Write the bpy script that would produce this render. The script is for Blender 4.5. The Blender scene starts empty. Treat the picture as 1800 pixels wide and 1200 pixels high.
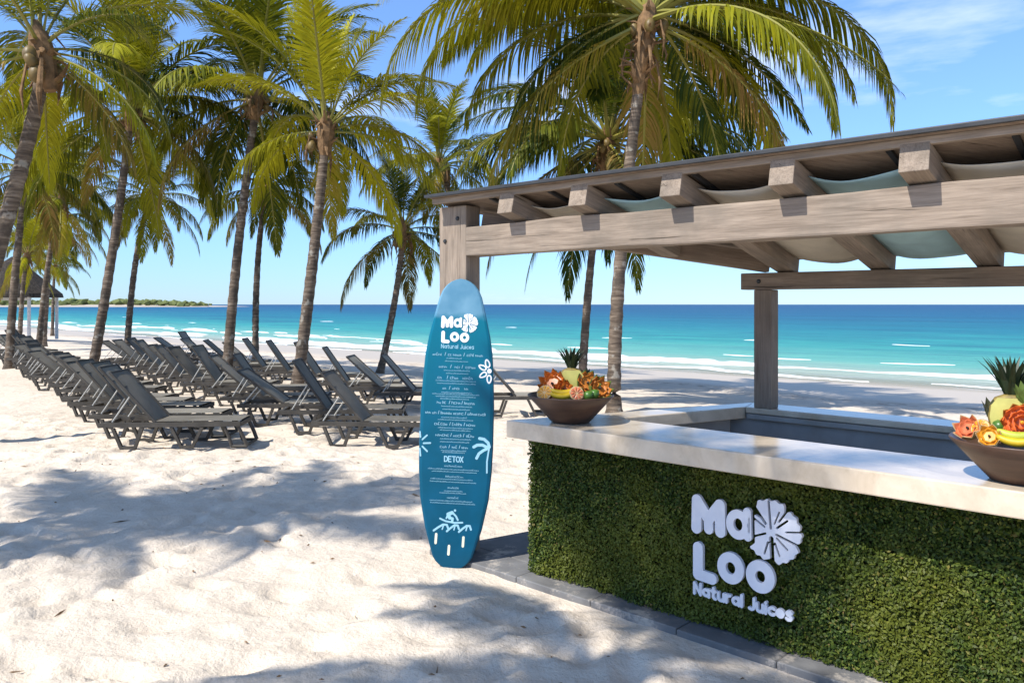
import bpy, bmesh, math, random
import numpy as np
from mathutils import Vector, Matrix

rng = random.Random(7)
nrs = np.random.RandomState(11)
scene = bpy.context.scene
COL = scene.collection
R = math.radians

# ------------------------------------------------------------------ camera, light, exposure
EYE = 1.95
F = 1400.0                      # focal length in photo pixels (photo 1800 x 1200, horizon row 535)
cam_d = bpy.data.cameras.new('camera')
cam_d.sensor_width = 36.0
cam_d.lens = 36.0 * F / 1800.0
cam_d.shift_y = -65.0 / 1800.0
cam_d.clip_start = 0.05
cam_d.clip_end = 60000.0
cam = bpy.data.objects.new('camera', cam_d)
cam.location = (0, 0, EYE)
cam.rotation_euler = (R(90), 0, 0)
COL.objects.link(cam)
scene.camera = cam

SUN_ELEV = 50.0
LH = Vector((0.80, 0.60))       # the way the sunlight travels over the ground
world = bpy.data.worlds.new('World')
scene.world = world
world.use_nodes = True
wn = world.node_tree.nodes; wl = world.node_tree.links
wn.clear()
w_out = wn.new('ShaderNodeOutputWorld')
w_bg = wn.new('ShaderNodeBackground'); w_bg.inputs[1].default_value = 0.15
sky = wn.new('ShaderNodeTexSky'); sky.sky_type = 'NISHITA'; sky.sun_disc = False
sky.sun_elevation = R(SUN_ELEV)
sky.sun_rotation = math.atan2(-LH.x, -LH.y)
sky.altitude = 0; sky.air_density = 1.0; sky.dust_density = 0.0; sky.ozone_density = 1.6
wl.new(w_bg.outputs[0], w_out.inputs[0])
# thin cloud streaks all round the sky
w_tc = wn.new('ShaderNodeTexCoord')
w_map = wn.new('ShaderNodeMapping'); w_map.inputs['Scale'].default_value = (1.3, 1.3, 6.5); w_map.inputs['Location'].default_value = (1.0, 0.35, 0.33); w_map.inputs['Rotation'].default_value = (0, 0, R(10))
w_no = wn.new('ShaderNodeTexNoise'); w_no.inputs['Scale'].default_value = 1.6; w_no.inputs['Detail'].default_value = 7; w_no.inputs['Roughness'].default_value = 0.56
w_rp = wn.new('ShaderNodeValToRGB'); w_rp.color_ramp.elements[0].position = 0.585; w_rp.color_ramp.elements[1].position = 0.80
w_mx = wn.new('ShaderNodeMixRGB'); w_mx.inputs[2].default_value = (6.2, 6.6, 7.4, 1)
w_mu = wn.new('ShaderNodeMath'); w_mu.operation = 'MULTIPLY'; w_mu.inputs[1].default_value = 0.75
w_hs = wn.new('ShaderNodeHueSaturation'); w_hs.inputs['Saturation'].default_value = 0.93
wl.new(w_tc.outputs['Generated'], w_map.inputs[0]); wl.new(w_map.outputs[0], w_no.inputs[0])
wl.new(w_no.outputs[0], w_rp.inputs[0]); wl.new(w_rp.outputs[0], w_mu.inputs[0]); wl.new(w_mu.outputs[0], w_mx.inputs[0])
# low sky tinted darker and bluer, zenith left neutral for less blue shade
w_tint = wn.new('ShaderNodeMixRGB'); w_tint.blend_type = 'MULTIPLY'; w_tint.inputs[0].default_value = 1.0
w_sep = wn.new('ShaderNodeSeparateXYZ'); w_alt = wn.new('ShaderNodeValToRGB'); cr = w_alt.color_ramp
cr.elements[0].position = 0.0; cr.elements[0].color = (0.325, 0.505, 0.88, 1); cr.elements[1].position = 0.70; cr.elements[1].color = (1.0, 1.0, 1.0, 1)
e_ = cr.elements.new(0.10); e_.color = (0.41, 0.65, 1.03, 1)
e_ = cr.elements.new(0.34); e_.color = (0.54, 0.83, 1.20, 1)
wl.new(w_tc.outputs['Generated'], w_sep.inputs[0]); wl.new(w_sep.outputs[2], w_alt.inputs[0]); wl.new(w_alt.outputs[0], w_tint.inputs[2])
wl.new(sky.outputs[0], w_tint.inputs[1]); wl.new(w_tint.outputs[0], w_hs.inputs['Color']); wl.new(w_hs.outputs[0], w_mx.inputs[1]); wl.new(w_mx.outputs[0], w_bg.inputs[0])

sun_d = bpy.data.lights.new('sun', 'SUN'); sun_d.energy = 4.5; sun_d.angle = R(0.65); sun_d.color = (1.0, 0.965, 0.90)
sun = bpy.data.objects.new('sun', sun_d); COL.objects.link(sun)
LHn = LH.normalized(); ce, se = math.cos(R(SUN_ELEV)), math.sin(R(SUN_ELEV))
sun.rotation_euler = Vector((LHn.x * ce, LHn.y * ce, -se)).to_track_quat('-Z', 'Y').to_euler()
sun.location = (-10, -10, 15)

vs = scene.view_settings
scene.display_settings.display_device = 'sRGB'
vs.view_transform = 'Standard'; vs.look = 'None'; vs.gamma = 1.0; vs.use_curve_mapping = False
vs.exposure = 0.51
scene.cycles.max_bounces = 8
scene.cycles.transparent_max_bounces = 12
scene.cycles.use_adaptive_sampling = True

# ------------------------------------------------------------------ measuring helpers
U = Vector((0.724, -0.690)); V = Vector((0.690, 0.724))       # along the bar front / towards the sea
def ray(px, py, d): return Vector(((px - 900) / F * d, d, EYE - (py - 535) / F * d))
def on_line(px, vo, V=V):
    """plan point on the line V.p = vo seen in photo column px"""
    r = (px - 900) / F
    y = vo / (V.x * r + V.y)
    return Vector((r * y, y))
def smooth(a, b, x):
    t = min(1, max(0, (x - a) / (b - a))); return t * t * (3 - 2 * t)
def terrain(x, y):
    s = V.x * x + V.y * y
    return -0.35 * smooth(12, 19.5, s) - 0.40 * smooth(18.5, 29.5, s) - 2.5 * smooth(29, 60, s)

# ------------------------------------------------------------------ object helpers
def tag(o, label=None, cat=None, group=None, kind=None):
    if label: o['label'] = label
    if cat: o['category'] = cat
    if group: o['group'] = group
    if kind: o['kind'] = kind
    return o
def empty(name, loc=(0, 0, 0), rz=0.0):
    o = bpy.data.objects.new(name, None); o.location = loc; o.rotation_euler = (0, 0, rz)
    o.empty_display_size = 0.2; COL.objects.link(o); return o
def link(name, me, mat=None, parent=None, loc=None, rot=None):
    o = bpy.data.objects.new(name, me)
    if mat is not None and not me.materials:
        for m in (mat if isinstance(mat, (list, tuple)) else [mat]): me.materials.append(m)
    COL.objects.link(o)
    if parent: o.parent = parent
    if loc is not None: o.location = loc
    if rot is not None: o.rotation_euler = rot
    return o
def smooth_me(me, on=True):
    me.polygons.foreach_set('use_smooth', [on] * len(me.polygons)); return me
class MB:
    def __init__(s): s.v = []; s.f = []; s.m = []
    def add(s, vs_, fs, mi=0):
        b = len(s.v); s.v.extend([tuple(p) for p in vs_]); s.f.extend([tuple(i + b for i in f) for f in fs]); s.m.extend([mi] * len(fs))
    def box(s, c, sz, M=None, mi=0):
        x, y, z = sz[0] / 2, sz[1] / 2, sz[2] / 2
        P = [Vector((a * x, b * y, d * z)) for d in (-1, 1) for b in (-1, 1) for a in (-1, 1)]
        if M is not None: P = [M @ p for p in P]
        P = [p + Vector(c) for p in P]
        s.add(P, [(0, 2, 3, 1), (4, 5, 7, 6), (0, 1, 5, 4), (2, 6, 7, 3), (0, 4, 6, 2), (1, 3, 7, 5)], mi)
    def tube(s, pts, rad, n=8, caps=True, mi=0, flat=1.0):
        pts = [Vector(p) for p in pts]
        if not isinstance(rad, (list, tuple)): rad = [rad] * len(pts)
        ref = Vector((0, 0, 1)); rings = []
        for i, p in enumerate(pts):
            t = (pts[min(i + 1, len(pts) - 1)] - pts[max(i - 1, 0)]).normalized()
            a = t.cross(ref)
            if a.length < 1e-3: a = t.cross(Vector((0, 1, 0)))
            a.normalize(); b = t.cross(a).normalized()
            rings.append([p + (a * math.cos(2 * math.pi * k / n) + b * math.sin(2 * math.pi * k / n) * flat) * rad[i] for k in range(n)])
        vs_ = [q for r_ in rings for q in r_]; fs = []
        for i in range(len(pts) - 1):
            for k in range(n):
                k2 = (k + 1) % n
                fs.append((i * n + k, (i + 1) * n + k, (i + 1) * n + k2, i * n + k2))
        if caps:
            fs.append(tuple(range(n))); fs.append(tuple(reversed(range((len(pts) - 1) * n, len(pts) * n))))
        s.add(vs_, fs, mi)
    def lathe(s, prof, n=24, c=(0, 0, 0), mi=0, M=None):
        vs_ = []
        for (r, z) in prof:
            for k in range(n):
                a = 2 * math.pi * k / n
                p = Vector((r * math.cos(a), r * math.sin(a), z))
                if M is not None: p = M @ p
                vs_.append(p + Vector(c))
        fs = []
        for i in range(len(prof) - 1):
            for k in range(n):
                k2 = (k + 1) % n; fs.append((i * n + k, i * n + k2, (i + 1) * n + k2, (i + 1) * n + k))
        s.add(vs_, fs, mi)
    def prism(s, poly, z0, z1, mi=0):
        n = len(poly)
        vs_ = [(p[0], p[1], z0) for p in poly] + [(p[0], p[1], z1) for p in poly]
        fs = [tuple(reversed(range(n))), tuple(range(n, 2 * n))] + [(i, (i + 1) % n, n + (i + 1) % n, n + i) for i in range(n)]
        s.add(vs_, fs, mi)
    def mesh(s, name, smooth_=False):
        me = bpy.data.meshes.new(name); me.from_pydata(s.v, [], s.f)
        if any(s.m): me.polygons.foreach_set('material_index', s.m)
        if smooth_: smooth_me(me)
        me.update(); return me
    def build(s, name, mat, parent=None, loc=None, rot=None, smooth_=False):
        return link(name, s.mesh(name, smooth_), mat, parent, loc, rot)
def bevel_mesh(me, w, seg=2):
    bm = bmesh.new(); bm.from_mesh(me)
    bmesh.ops.recalc_face_normals(bm, faces=bm.faces)
    bmesh.ops.bevel(bm, geom=bm.edges[:], offset=w, segments=seg, profile=0.6, affect='EDGES', clamp_overlap=True)
    bm.to_mesh(me); bm.free(); me.update(); return me
def fix_normals(me):
    bm = bmesh.new(); bm.from_mesh(me); bmesh.ops.recalc_face_normals(bm, faces=bm.faces); bm.to_mesh(me); bm.free(); return me
def copy_tree(o, parent=None):
    c = o.copy(); COL.objects.link(c); c.parent = parent
    for ch in list(o.children): copy_tree(ch, c)
    return c

# value noise in numpy
def vnoise(x, y, seed):
    rs = np.random.RandomState(seed); T = rs.rand(256, 256)
    xi = np.floor(x).astype(int); yi = np.floor(y).astype(int); fx = x - xi; fy = y - yi
    fx = fx * fx * (3 - 2 * fx); fy = fy * fy * (3 - 2 * fy)
    a = T[xi % 256, yi % 256]; b = T[(xi + 1) % 256, yi % 256]; c = T[xi % 256, (yi + 1) % 256]; d = T[(xi + 1) % 256, (yi + 1) % 256]
    return (a * (1 - fx) + b * fx) * (1 - fy) + (c * (1 - fx) + d * fx) * fy - 0.5

# ------------------------------------------------------------------ materials
class NT:
    def __init__(s, name):
        s.m = bpy.data.materials.new(name); s.m.use_nodes = True
        s.t = s.m.node_tree; s.n = s.t.nodes; s.l = s.t.links; s.n.clear()
        s.out = s.n.new('ShaderNodeOutputMaterial')
    def node(s, typ, **kw):
        nd = s.n.new(typ)
        for k, v in kw.items(): setattr(nd, k, v)
        return nd
    def put(s, sock, v):
        if isinstance(v, bpy.types.NodeSocket): s.l.new(v, sock)
        else: sock.default_value = v
    def coords(s, which='Object', scale=(1, 1, 1), rand=False):
        tc = s.node('ShaderNodeTexCoord'); mp = s.node('ShaderNodeMapping'); mp.inputs['Scale'].default_value = scale
        s.l.new(tc.outputs[which], mp.inputs[0])
        if rand:
            oi = s.node('ShaderNodeObjectInfo'); mu = s.node('ShaderNodeMath', operation='MULTIPLY'); mu.inputs[1].default_value = 37.0
            s.l.new(oi.outputs['Random'], mu.inputs[0]); s.l.new(mu.outputs[0], mp.inputs['Location'])
        return mp.outputs[0]
    def noise(s, vec, scale, detail=4, rough=0.55, dist=0.0):
        nd = s.node('ShaderNodeTexNoise'); nd.inputs['Scale'].default_value = scale; nd.inputs['Detail'].default_value = detail
        nd.inputs['Roughness'].default_value = rough; nd.inputs['Distortion'].default_value = dist
        s.l.new(vec, nd.inputs['Vector']); return nd.outputs['Fac']
    def ramp(s, fac, stops, interp='LINEAR'):
        nd = s.node('ShaderNodeValToRGB'); cr = nd.color_ramp; cr.interpolation = interp
        while len(cr.elements) < len(stops): cr.elements.new(0.5)
        for e, (p, c) in zip(cr.elements, stops):
            e.position = p; e.color = (c[0], c[1], c[2], 1) if isinstance(c, (tuple, list)) else (c, c, c, 1)
        s.l.new(fac, nd.inputs[0]); return nd.outputs[0]
    def mix(s, fac, a, b, mode='MIX'):
        nd = s.node('ShaderNodeMixRGB', blend_type=mode)
        for sock, v in zip(nd.inputs, (fac, a, b)):
            if isinstance(v, (tuple, list)): v = (v[0], v[1], v[2], 1)
            s.put(sock, v)
        return nd.outputs[0]
    def math(s, op, a, b=0.0, clamp=False):
        nd = s.node('ShaderNodeMath', operation=op); nd.use_clamp = clamp
        s.put(nd.inputs[0], a); s.put(nd.inputs[1], b); return nd.outputs[0]
    def maprange(s, v, a, b, c=0.0, d=1.0, st='SMOOTHSTEP'):
        nd = s.node('ShaderNodeMapRange'); nd.interpolation_type = st
        for i, q in enumerate((v, a, b, c, d)): s.put(nd.inputs[i], q)
        return nd.outputs[0]
    def bump(s, h, strength, dist=0.01):
        nd = s.node('ShaderNodeBump'); nd.inputs['Strength'].default_value = strength; nd.inputs['Distance'].default_value = dist
        s.l.new(h, nd.inputs['Height']); return nd.outputs[0]
    def pbsdf(s, color, rough=0.6, spec=0.4, normal=None, metal=0.0, sheen=None):
        b = s.node('ShaderNodeBsdfPrincipled')
        if isinstance(color, (tuple, list)): color = (color[0], color[1], color[2], 1)
        s.put(b.inputs['Base Color'], color); s.put(b.inputs['Roughness'], rough); s.put(b.inputs['Specular IOR Level'], spec)
        s.put(b.inputs['Metallic'], metal)
        if normal is not None: s.l.new(normal, b.inputs['Normal'])
        return b.outputs[0]
    def done(s, sh): s.l.new(sh, s.out.inputs[0]); return s.m

def simple_mat(name, color, rough=0.6, spec=0.4, var=0.25, scale=12.0, bump=0.15, bdist=0.004, rand=True, metal=0.0, stretch=(1, 1, 1)):
    t = NT(name); vec = t.coords('Object', stretch, rand)
    f = t.noise(vec, scale, 6, 0.6)
    dk = tuple(c * (1 - var) for c in color); lt = tuple(min(0.95, c * (1 + var)) for c in color)
    col = t.ramp(f, [(0.3, dk), (0.7, lt)])
    nb = t.bump(t.noise(vec, scale * 5, 4, 0.6), bump, bdist)
    r2 = t.math('ADD', t.math('MULTIPLY', f, 0.2), rough - 0.1)
    return t.done(t.pbsdf(col, r2, spec, nb, metal))

M = {}
def wood(name, base, dark, light):
    t = NT(name)
    v1 = t.coords('Object', (1.0, 9.0, 9.0), True); v2 = t.coords('Object', (2.2, 55.0, 55.0), True); v3 = t.coords('Object', (1, 1, 1), True)
    g = t.noise(v1, 2.2, 6, 0.62, 0.6); fine = t.noise(v2, 2.0, 5, 0.6, 0.3); blot = t.noise(v3, 2.3, 4, 0.6)
    c = t.ramp(g, [(0.25, dark), (0.5, base), (0.75, light)])
    c = t.mix(0.35, c, t.ramp(fine, [(0.35, dark), (0.65, light)]))
    c = t.mix(t.maprange(blot, 0.40, 0.72, 0.0, 0.55), c, tuple(x * 0.62 for x in (base[0] * 0.92, base[1], base[2] * 1.06)))
    crack = t.maprange(t.noise(t.coords('Object', (0.7, 26.0, 26.0), True), 1.4, 3, 0.5, 0.4), 0.66, 0.72, 0.0, 0.75)
    c = t.mix(crack, c, tuple(x * 0.3 for x in dark))
    h = t.math('ADD', t.math('MULTIPLY', fine, 0.6), t.math('MULTIPLY', crack, -1.2))
    return t.done(t.pbsdf(c, 0.78, 0.22, t.bump(h, 0.45, 0.006)))
M['wood'] = wood('weathered_wood', (0.285, 0.222, 0.168), (0.145, 0.108, 0.08), (0.42, 0.335, 0.26))
M['wood2'] = wood('aged_wood', (0.25, 0.185, 0.138), (0.13, 0.092, 0.068), (0.36, 0.28, 0.21))
M['roof'] = simple_mat('roof_metal', (0.035, 0.036, 0.038), 0.5, 0.4, 0.3, 6, 0.1)

def leaf_mat(name, green, lime, trans=0.24):
    t = NT(name)
    oi = t.node('ShaderNodeObjectInfo'); geo = t.node('ShaderNodeNewGeometry')
    sep = t.node('ShaderNodeSeparateColor'); t.l.new(oi.outputs['Color'], sep.inputs[0])
    rnd = geo.outputs['Random Per Island']
    f = t.math('ADD', sep.outputs[0], t.math('MULTIPLY', t.math('SUBTRACT', rnd, 0.5), 0.35), True)
    c = t.mix(f, green, lime)
    dry = t.math('MULTIPLY', sep.outputs[1], t.maprange(rnd, 0.15, 0.75, 0.25, 1.0))
    c = t.mix(dry, c, (0.30, 0.17, 0.06))
    # brown burnt leaflet here and there
    c = t.mix(t.maprange(t.noise(t.coords('Object'), 3.0, 3), 0.60, 0.75, 0.0, 0.35), c, (0.25, 0.17, 0.05))
    b = t.pbsdf(c, 0.55, 0.12)
    tr = t.node('ShaderNodeBsdfTranslucent'); t.l.new(t.mix(0.35, c, (0.30, 0.32, 0.012)), tr.inputs[0])
    ms = t.node('ShaderNodeMixShader'); ms.inputs[0].default_value = trans
    t.l.new(b, ms.inputs[1]); t.l.new(tr.outputs[0], ms.inputs[2])
    return t.done(ms.outputs[0])
M['frond'] = leaf_mat('palm_leaf', (0.019, 0.045, 0.008), (0.40, 0.365, 0.014))
M['rachis'] = simple_mat('palm_rachis', (0.22, 0.20, 0.035), 0.5, 0.4, 0.25, 3)
M['husk'] = simple_mat('palm_fibre', (0.20, 0.12, 0.06), 0.85, 0.15, 0.45, 9, 0.6, 0.01)
M['coconut'] = simple_mat('coconut_skin', (0.15, 0.10, 0.03), 0.5, 0.4, 0.35, 5)
def trunk_mat():
    t = NT('palm_bark'); v = t.coords('Object', (1, 1, 1), True)
    ring = t.noise(t.coords('Object', (2.0, 2.0, 16.0), True), 1.4, 5, 0.6, 0.4)
    pat = t.noise(v, 2.6, 5, 0.62)
    c = t.ramp(ring, [(0.3, (0.055, 0.041, 0.031)), (0.50, (0.14, 0.104, 0.076)), (0.76, (0.33, 0.26, 0.19))])
    c = t.mix(t.maprange(pat, 0.47, 0.62, 0, 0.85), c, (0.075, 0.06, 0.047))
    c = t.mix(t.maprange(t.noise(v, 5.5, 4), 0.58, 0.68, 0, 0.55), c, (0.40, 0.37, 0.31))
    return t.done(t.pbsdf(c, 0.88, 0.15, t.bump(ring, 0.8, 0.02)))
M['trunk'] = trunk_mat()

def sand_mat():
    t = NT('coral_sand')
    geo = t.node('ShaderNodeNewGeometry'); sx = t.node('ShaderNodeSeparateXYZ'); t.l.new(geo.outputs['Position'], sx.inputs[0])
    s = t.math('ADD', t.math('MULTIPLY', sx.outputs[0], V.x), t.math('MULTIPLY', sx.outputs[1], V.y))
    pos = geo.outputs['Position']
    big = t.noise(pos, 0.45, 5, 0.6); mid = t.noise(pos, 3.2, 6, 0.65); fine = t.noise(pos, 60, 5, 0.7)
    c = t.ramp(mid, [(0.25, (0.57, 0.475, 0.375)), (0.55, (0.68, 0.58, 0.465)), (0.8, (0.74, 0.64, 0.52))])
    c = t.mix(t.maprange(big, 0.42, 0.66, 0, 0.25), c, (0.56, 0.47, 0.37))
    c = t.mix(t.maprange(t.noise(pos, 24, 4, 0.6), 0.66, 0.73, 0, 0.6), c, (0.30, 0.24, 0.19))      # bits of husk and weed
    c = t.mix(t.maprange(fine, 0.3, 0.7, 0.16, 0.0), c, (0.40, 0.35, 0.30))
    sw = t.math('ADD', s, t.math('MULTIPLY', t.math('SUBTRACT', t.noise(pos, 0.16, 3), 0.5), 5.0))
    wet = t.maprange(sw, 19.3, 21.6, 0, 1)
    c = t.mix(wet, c, (0.50, 0.42, 0.325))
    wrk = t.math('MULTIPLY', t.maprange(sw, 18.8, 19.7, 0, 1), t.maprange(sw, 20.6, 19.9, 0, 1))
    c = t.mix(t.math('MULTIPLY', wrk, t.maprange(t.noise(pos, 2.5, 5, 0.7), 0.48, 0.62, 0, 0.75)), c, (0.24, 0.17, 0.12))  # weed line
    rough = t.maprange(wet, 0, 1, 0.95, 0.5)
    dry = t.math('SUBTRACT', 1.0, wet)
    h = t.math('MULTIPLY', dry, t.math('ADD', t.math('MULTIPLY', mid, 1.0), t.math('ADD', t.math('MULTIPLY', t.noise(pos, 11, 5, 0.65), 0.42), t.math('MULTIPLY', fine, 0.06))))
    return t.done(t.pbsdf(c, rough, 0.3, t.bump(h, 0.8, 0.06)))
M['sand'] = sand_mat()

def sea_mat():
    t = NT('sea_water')
    tc = t.node('ShaderNodeTexCoord'); sx = t.node('ShaderNodeSeparateXYZ'); t.l.new(tc.outputs['Object'], sx.inputs[0])
    v = tc.outputs['Object']; s = sx.outputs[1]
    st = t.node('ShaderNodeMapping'); st.inputs['Scale'].default_value = (0.16, 1.0, 1.0); t.l.new(v, st.inputs[0]); stv = st.outputs[0]
    wob = t.math('SUBTRACT', t.noise(stv, 0.11, 4), 0.5)
    d = t.math('ADD', s, t.math('MULTIPLY', wob, t.math('ADD', 9.0, t.math('MULTIPLY', s, 0.55))))
    lg = t.math('DIVIDE', t.math('LOGARITHM', t.math('ADD', t.math('MAXIMUM', d, 0.0), 1.0), 10.0), 3.6)
    c = t.ramp(lg, [(0.05, (0.42, 0.41, 0.32)), (0.22, (0.34, 0.42, 0.33)), (0.31, (0.14, 0.41, 0.325)), (0.40, (0.038, 0.33, 0.285)), (0.50, (0.008, 0.205, 0.24)),
                    (0.62, (0.003, 0.115, 0.20)), (0.78, (0.003, 0.066, 0.155)), (1.0, (0.003, 0.052, 0.135))])
    dk = t.math('MULTIPLY', t.maprange(t.noise(stv, 0.06, 5, 0.6), 0.52, 0.66, 0, 0.6), t.maprange(s, 12, 45, 0, 1))
    c = t.mix(dk, c, (0.003, 0.055, 0.13))
    rip = t.noise(stv, 1.2, 6, 0.7)
    c = t.mix(t.math('MULTIPLY', t.maprange(rip, 0.42, 0.62, 0, 0.45), t.maprange(s, 3, 20, 0.25, 1)), c, t.mix(0.5, c, (0.004, 0.05, 0.12)))
    strk = t.noise(stv, 0.30, 5, 0.7)
    c = t.mix(t.math('MULTIPLY', t.maprange(strk, 0.40, 0.60, 0.0, 0.55), t.maprange(s, 8, 30, 0, 1)), c, t.mix(0.6, c, (0.002, 0.06, 0.14)))
    strk2 = t.noise(stv, 0.045, 5, 0.7)
    c = t.mix(t.math('MULTIPLY', t.maprange(strk2, 0.44, 0.58, 0.0, 0.5), t.maprange(s, 40, 120, 0, 1)), c, t.mix(0.65, c, (0.002, 0.04, 0.11)))
    lace = t.math('MULTIPLY', t.maprange(t.noise(stv, 1.6, 6, 0.75, 0.6), 0.55, 0.64, 0, 0.9), t.maprange(s, 9, 1.0, 0, 1))
    c = t.mix(lace, c, (0.80, 0.82, 0.82))
    h = t.math('ADD', t.noise(stv, 2.2, 6, 0.68), t.math('MULTIPLY', t.noise(stv, 0.35, 3), 1.4))
    b = t.pbsdf(c, 0.4, 0.10, t.bump(h, 0.8, 0.4))
    tr = t.node('ShaderNodeBsdfTransparent')
    ms = t.node('ShaderNodeMixShader')
    sw = t.math('ADD', s, t.math('MULTIPLY', wob, 5.0))
    t.l.new(t.maprange(sw, 0.2, 4.5, 0.0, 1.0), ms.inputs[0]); t.l.new(tr.outputs[0], ms.inputs[1]); t.l.new(b, ms.inputs[2])
    return t.done(ms.outputs[0])
M['sea'] = sea_mat()
M['foam'] = simple_mat('sea_foam', (0.80, 0.81, 0.80), 0.8, 0.2, 0.12, 2.5, 0.4, 0.05)

def stone_mat(name, a, b, rough, spec=0.5):
    t = NT(name); v = t.coords('Object', (1, 1, 1))
    n1 = t.noise(v, 3.5, 7, 0.62, 0.8); n2 = t.noise(v, 28, 4, 0.6)
    c = t.ramp(n1, [(0.3, a), (0.62, b)]); c = t.mix(t.maprange(n2, 0.55, 0.75, 0, 0.18), c, tuple(x * 0.6 for x in a))
    c = t.mix(t.maprange(t.noise(v, 1.6, 5, 0.6), 0.55, 0.72, 0, 0.45), c, (a[0] * 0.86, a[1] * 0.76, a[2] * 0.62))
    return t.done(t.pbsdf(c, t.math('ADD', t.math('MULTIPLY', n1, 0.2), rough), spec, t.bump(n2, 0.06, 0.002)))
M['counter'] = stone_mat('polished_cream_stone', (0.46, 0.365, 0.26), (0.65, 0.54, 0.41), 0.10, 0.5)
def paver_mat():
    t = NT('grey_paving_stone'); v = t.coords('Object', (1, 1, 1), False); n1 = t.noise(v, 5, 6, 0.6); n2 = t.noise(v, 40, 4, 0.6)
    c = t.ramp(n1, [(0.3, (0.125, 0.122, 0.12)), (0.7, (0.20, 0.195, 0.19))])
    c = t.mix(t.maprange(t.noise(v, 2.6, 7, 0.75), 0.54, 0.66, 0, 0.8), c, (0.52, 0.45, 0.37))      # blown sand
    return t.done(t.pbsdf(c, 0.75, 0.2, t.bump(n2, 0.3, 0.004)))
M['paver'] = paver_mat()
M['panel'] = stone_mat('grey_inner_panel', (0.27, 0.262, 0.245), (0.33, 0.32, 0.30), 0.5, 0.2)
M['steel'] = simple_mat('brushed_steel', (0.42, 0.42, 0.42), 0.35, 0.5, 0.15, 8, 0.05, 0.001, True, 0.9)
M['white'] = simple_mat('white_letter_paint', (0.74, 0.73, 0.76), 0.5, 0.35, 0.05, 8, 0.04, 0.001)
M['dark_line'] = simple_mat('groove_paint', (0.06, 0.06, 0.07), 0.6, 0.3, 0.1)
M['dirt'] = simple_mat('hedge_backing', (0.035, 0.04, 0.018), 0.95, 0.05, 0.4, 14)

def hedge_mat():
    t = NT('boxwood_leaf'); geo = t.node('ShaderNodeNewGeometry'); r = geo.outputs['Random Per Island']
    c = t.ramp(r, [(0.0, (0.020, 0.036, 0.007)), (0.5, (0.046, 0.082, 0.013)), (0.85, (0.105, 0.138, 0.02)), (0.965, (0.18, 0.19, 0.035)), (1.0, (0.20, 0.13, 0.05))])
    c = t.mix(t.maprange(t.noise(t.coords('Object'), 1.3, 3), 0.46, 0.62, 0, 0.6), c, (0.15, 0.16, 0.02))  # patches of yellower leaf, strengthened to imitate the sunlit parts of the hedge
    b = t.pbsdf(c, 0.5, 0.2)
    tr = t.node('ShaderNodeBsdfTranslucent'); t.l.new(c, tr.inputs[0])
    ms = t.node('ShaderNodeMixShader'); ms.inputs[0].default_value = 0.25; t.l.new(b, ms.inputs[1]); t.l.new(tr.outputs[0], ms.inputs[2])
    return t.done(ms.outputs[0])
M['hedge'] = hedge_mat()

def board_mat():
    t = NT('surfboard_paint')
    tc = t.node('ShaderNodeTexCoord'); sx = t.node('ShaderNodeSeparateXYZ'); t.l.new(tc.outputs['Object'], sx.inputs[0])
    z = sx.outputs[2]
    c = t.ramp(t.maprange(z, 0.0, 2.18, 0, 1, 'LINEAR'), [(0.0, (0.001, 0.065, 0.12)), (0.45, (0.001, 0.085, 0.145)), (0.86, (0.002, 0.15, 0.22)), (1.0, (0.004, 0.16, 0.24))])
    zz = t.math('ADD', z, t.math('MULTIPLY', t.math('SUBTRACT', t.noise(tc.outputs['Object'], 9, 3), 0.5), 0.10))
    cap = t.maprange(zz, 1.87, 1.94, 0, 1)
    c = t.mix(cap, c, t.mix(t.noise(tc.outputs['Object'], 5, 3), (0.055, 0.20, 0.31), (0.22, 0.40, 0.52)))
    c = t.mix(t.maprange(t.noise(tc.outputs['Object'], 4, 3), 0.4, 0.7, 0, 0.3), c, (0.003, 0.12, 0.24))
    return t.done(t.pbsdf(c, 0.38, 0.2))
M['board'] = board_mat()
M['print'] = simple_mat('pale_blue_print', (0.30, 0.54, 0.65), 0.5, 0.3, 0.06)
M['print_white'] = simple_mat('white_print', (0.80, 0.80, 0.82), 0.5, 0.3, 0.04)
M['print_cream'] = simple_mat('cream_print', (0.72, 0.72, 0.55), 0.5, 0.3, 0.06)
M['fin'] = simple_mat('fin_red', (0.12, 0.02, 0.02), 0.4, 0.5)
M['resin'] = simple_mat('lounger_resin', (0.062, 0.055, 0.046), 0.6, 0.25, 0.3, 6)
M['alu'] = simple_mat('lounger_strut', (0.40, 0.385, 0.34), 0.4, 0.5, 0.15)
def sling_mat():
    t = NT('lounger_sling'); v = t.coords('Object', (1, 1, 1), True)
    st = t.node('ShaderNodeTexWave', wave_type='BANDS', bands_direction='X'); st.inputs['Scale'].default_value = 34; t.l.new(v, st.inputs[0])
    oi = t.node('ShaderNodeObjectInfo'); sep = t.node('ShaderNodeSeparateColor'); t.l.new(oi.outputs['Color'], sep.inputs[0])
    c = t.ramp(t.noise(v, 4, 5), [(0.3, (0.11, 0.10, 0.082)), (0.7, (0.18, 0.162, 0.134))])
    c = t.mix(sep.outputs[0], c, (0.34, 0.31, 0.255))
    c = t.mix(t.maprange(st.outputs[1], 0.35, 0.65, 0.0, 0.35), c, (0.05, 0.045, 0.038))
    return t.done(t.pbsdf(c, 0.75, 0.2, t.bump(st.outputs[1], 0.25, 0.002)))
M['sling'] = sling_mat()
M['cloth_teal'] = simple_mat('pale_teal_canvas', (0.40, 0.58, 0.60), 0.9, 0.1, 0.12, 5, 0.2, 0.004)
M['cloth_cream'] = simple_mat('cream_canvas', (0.60, 0.53, 0.42), 0.9, 0.1, 0.12, 5, 0.2, 0.004)
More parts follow.
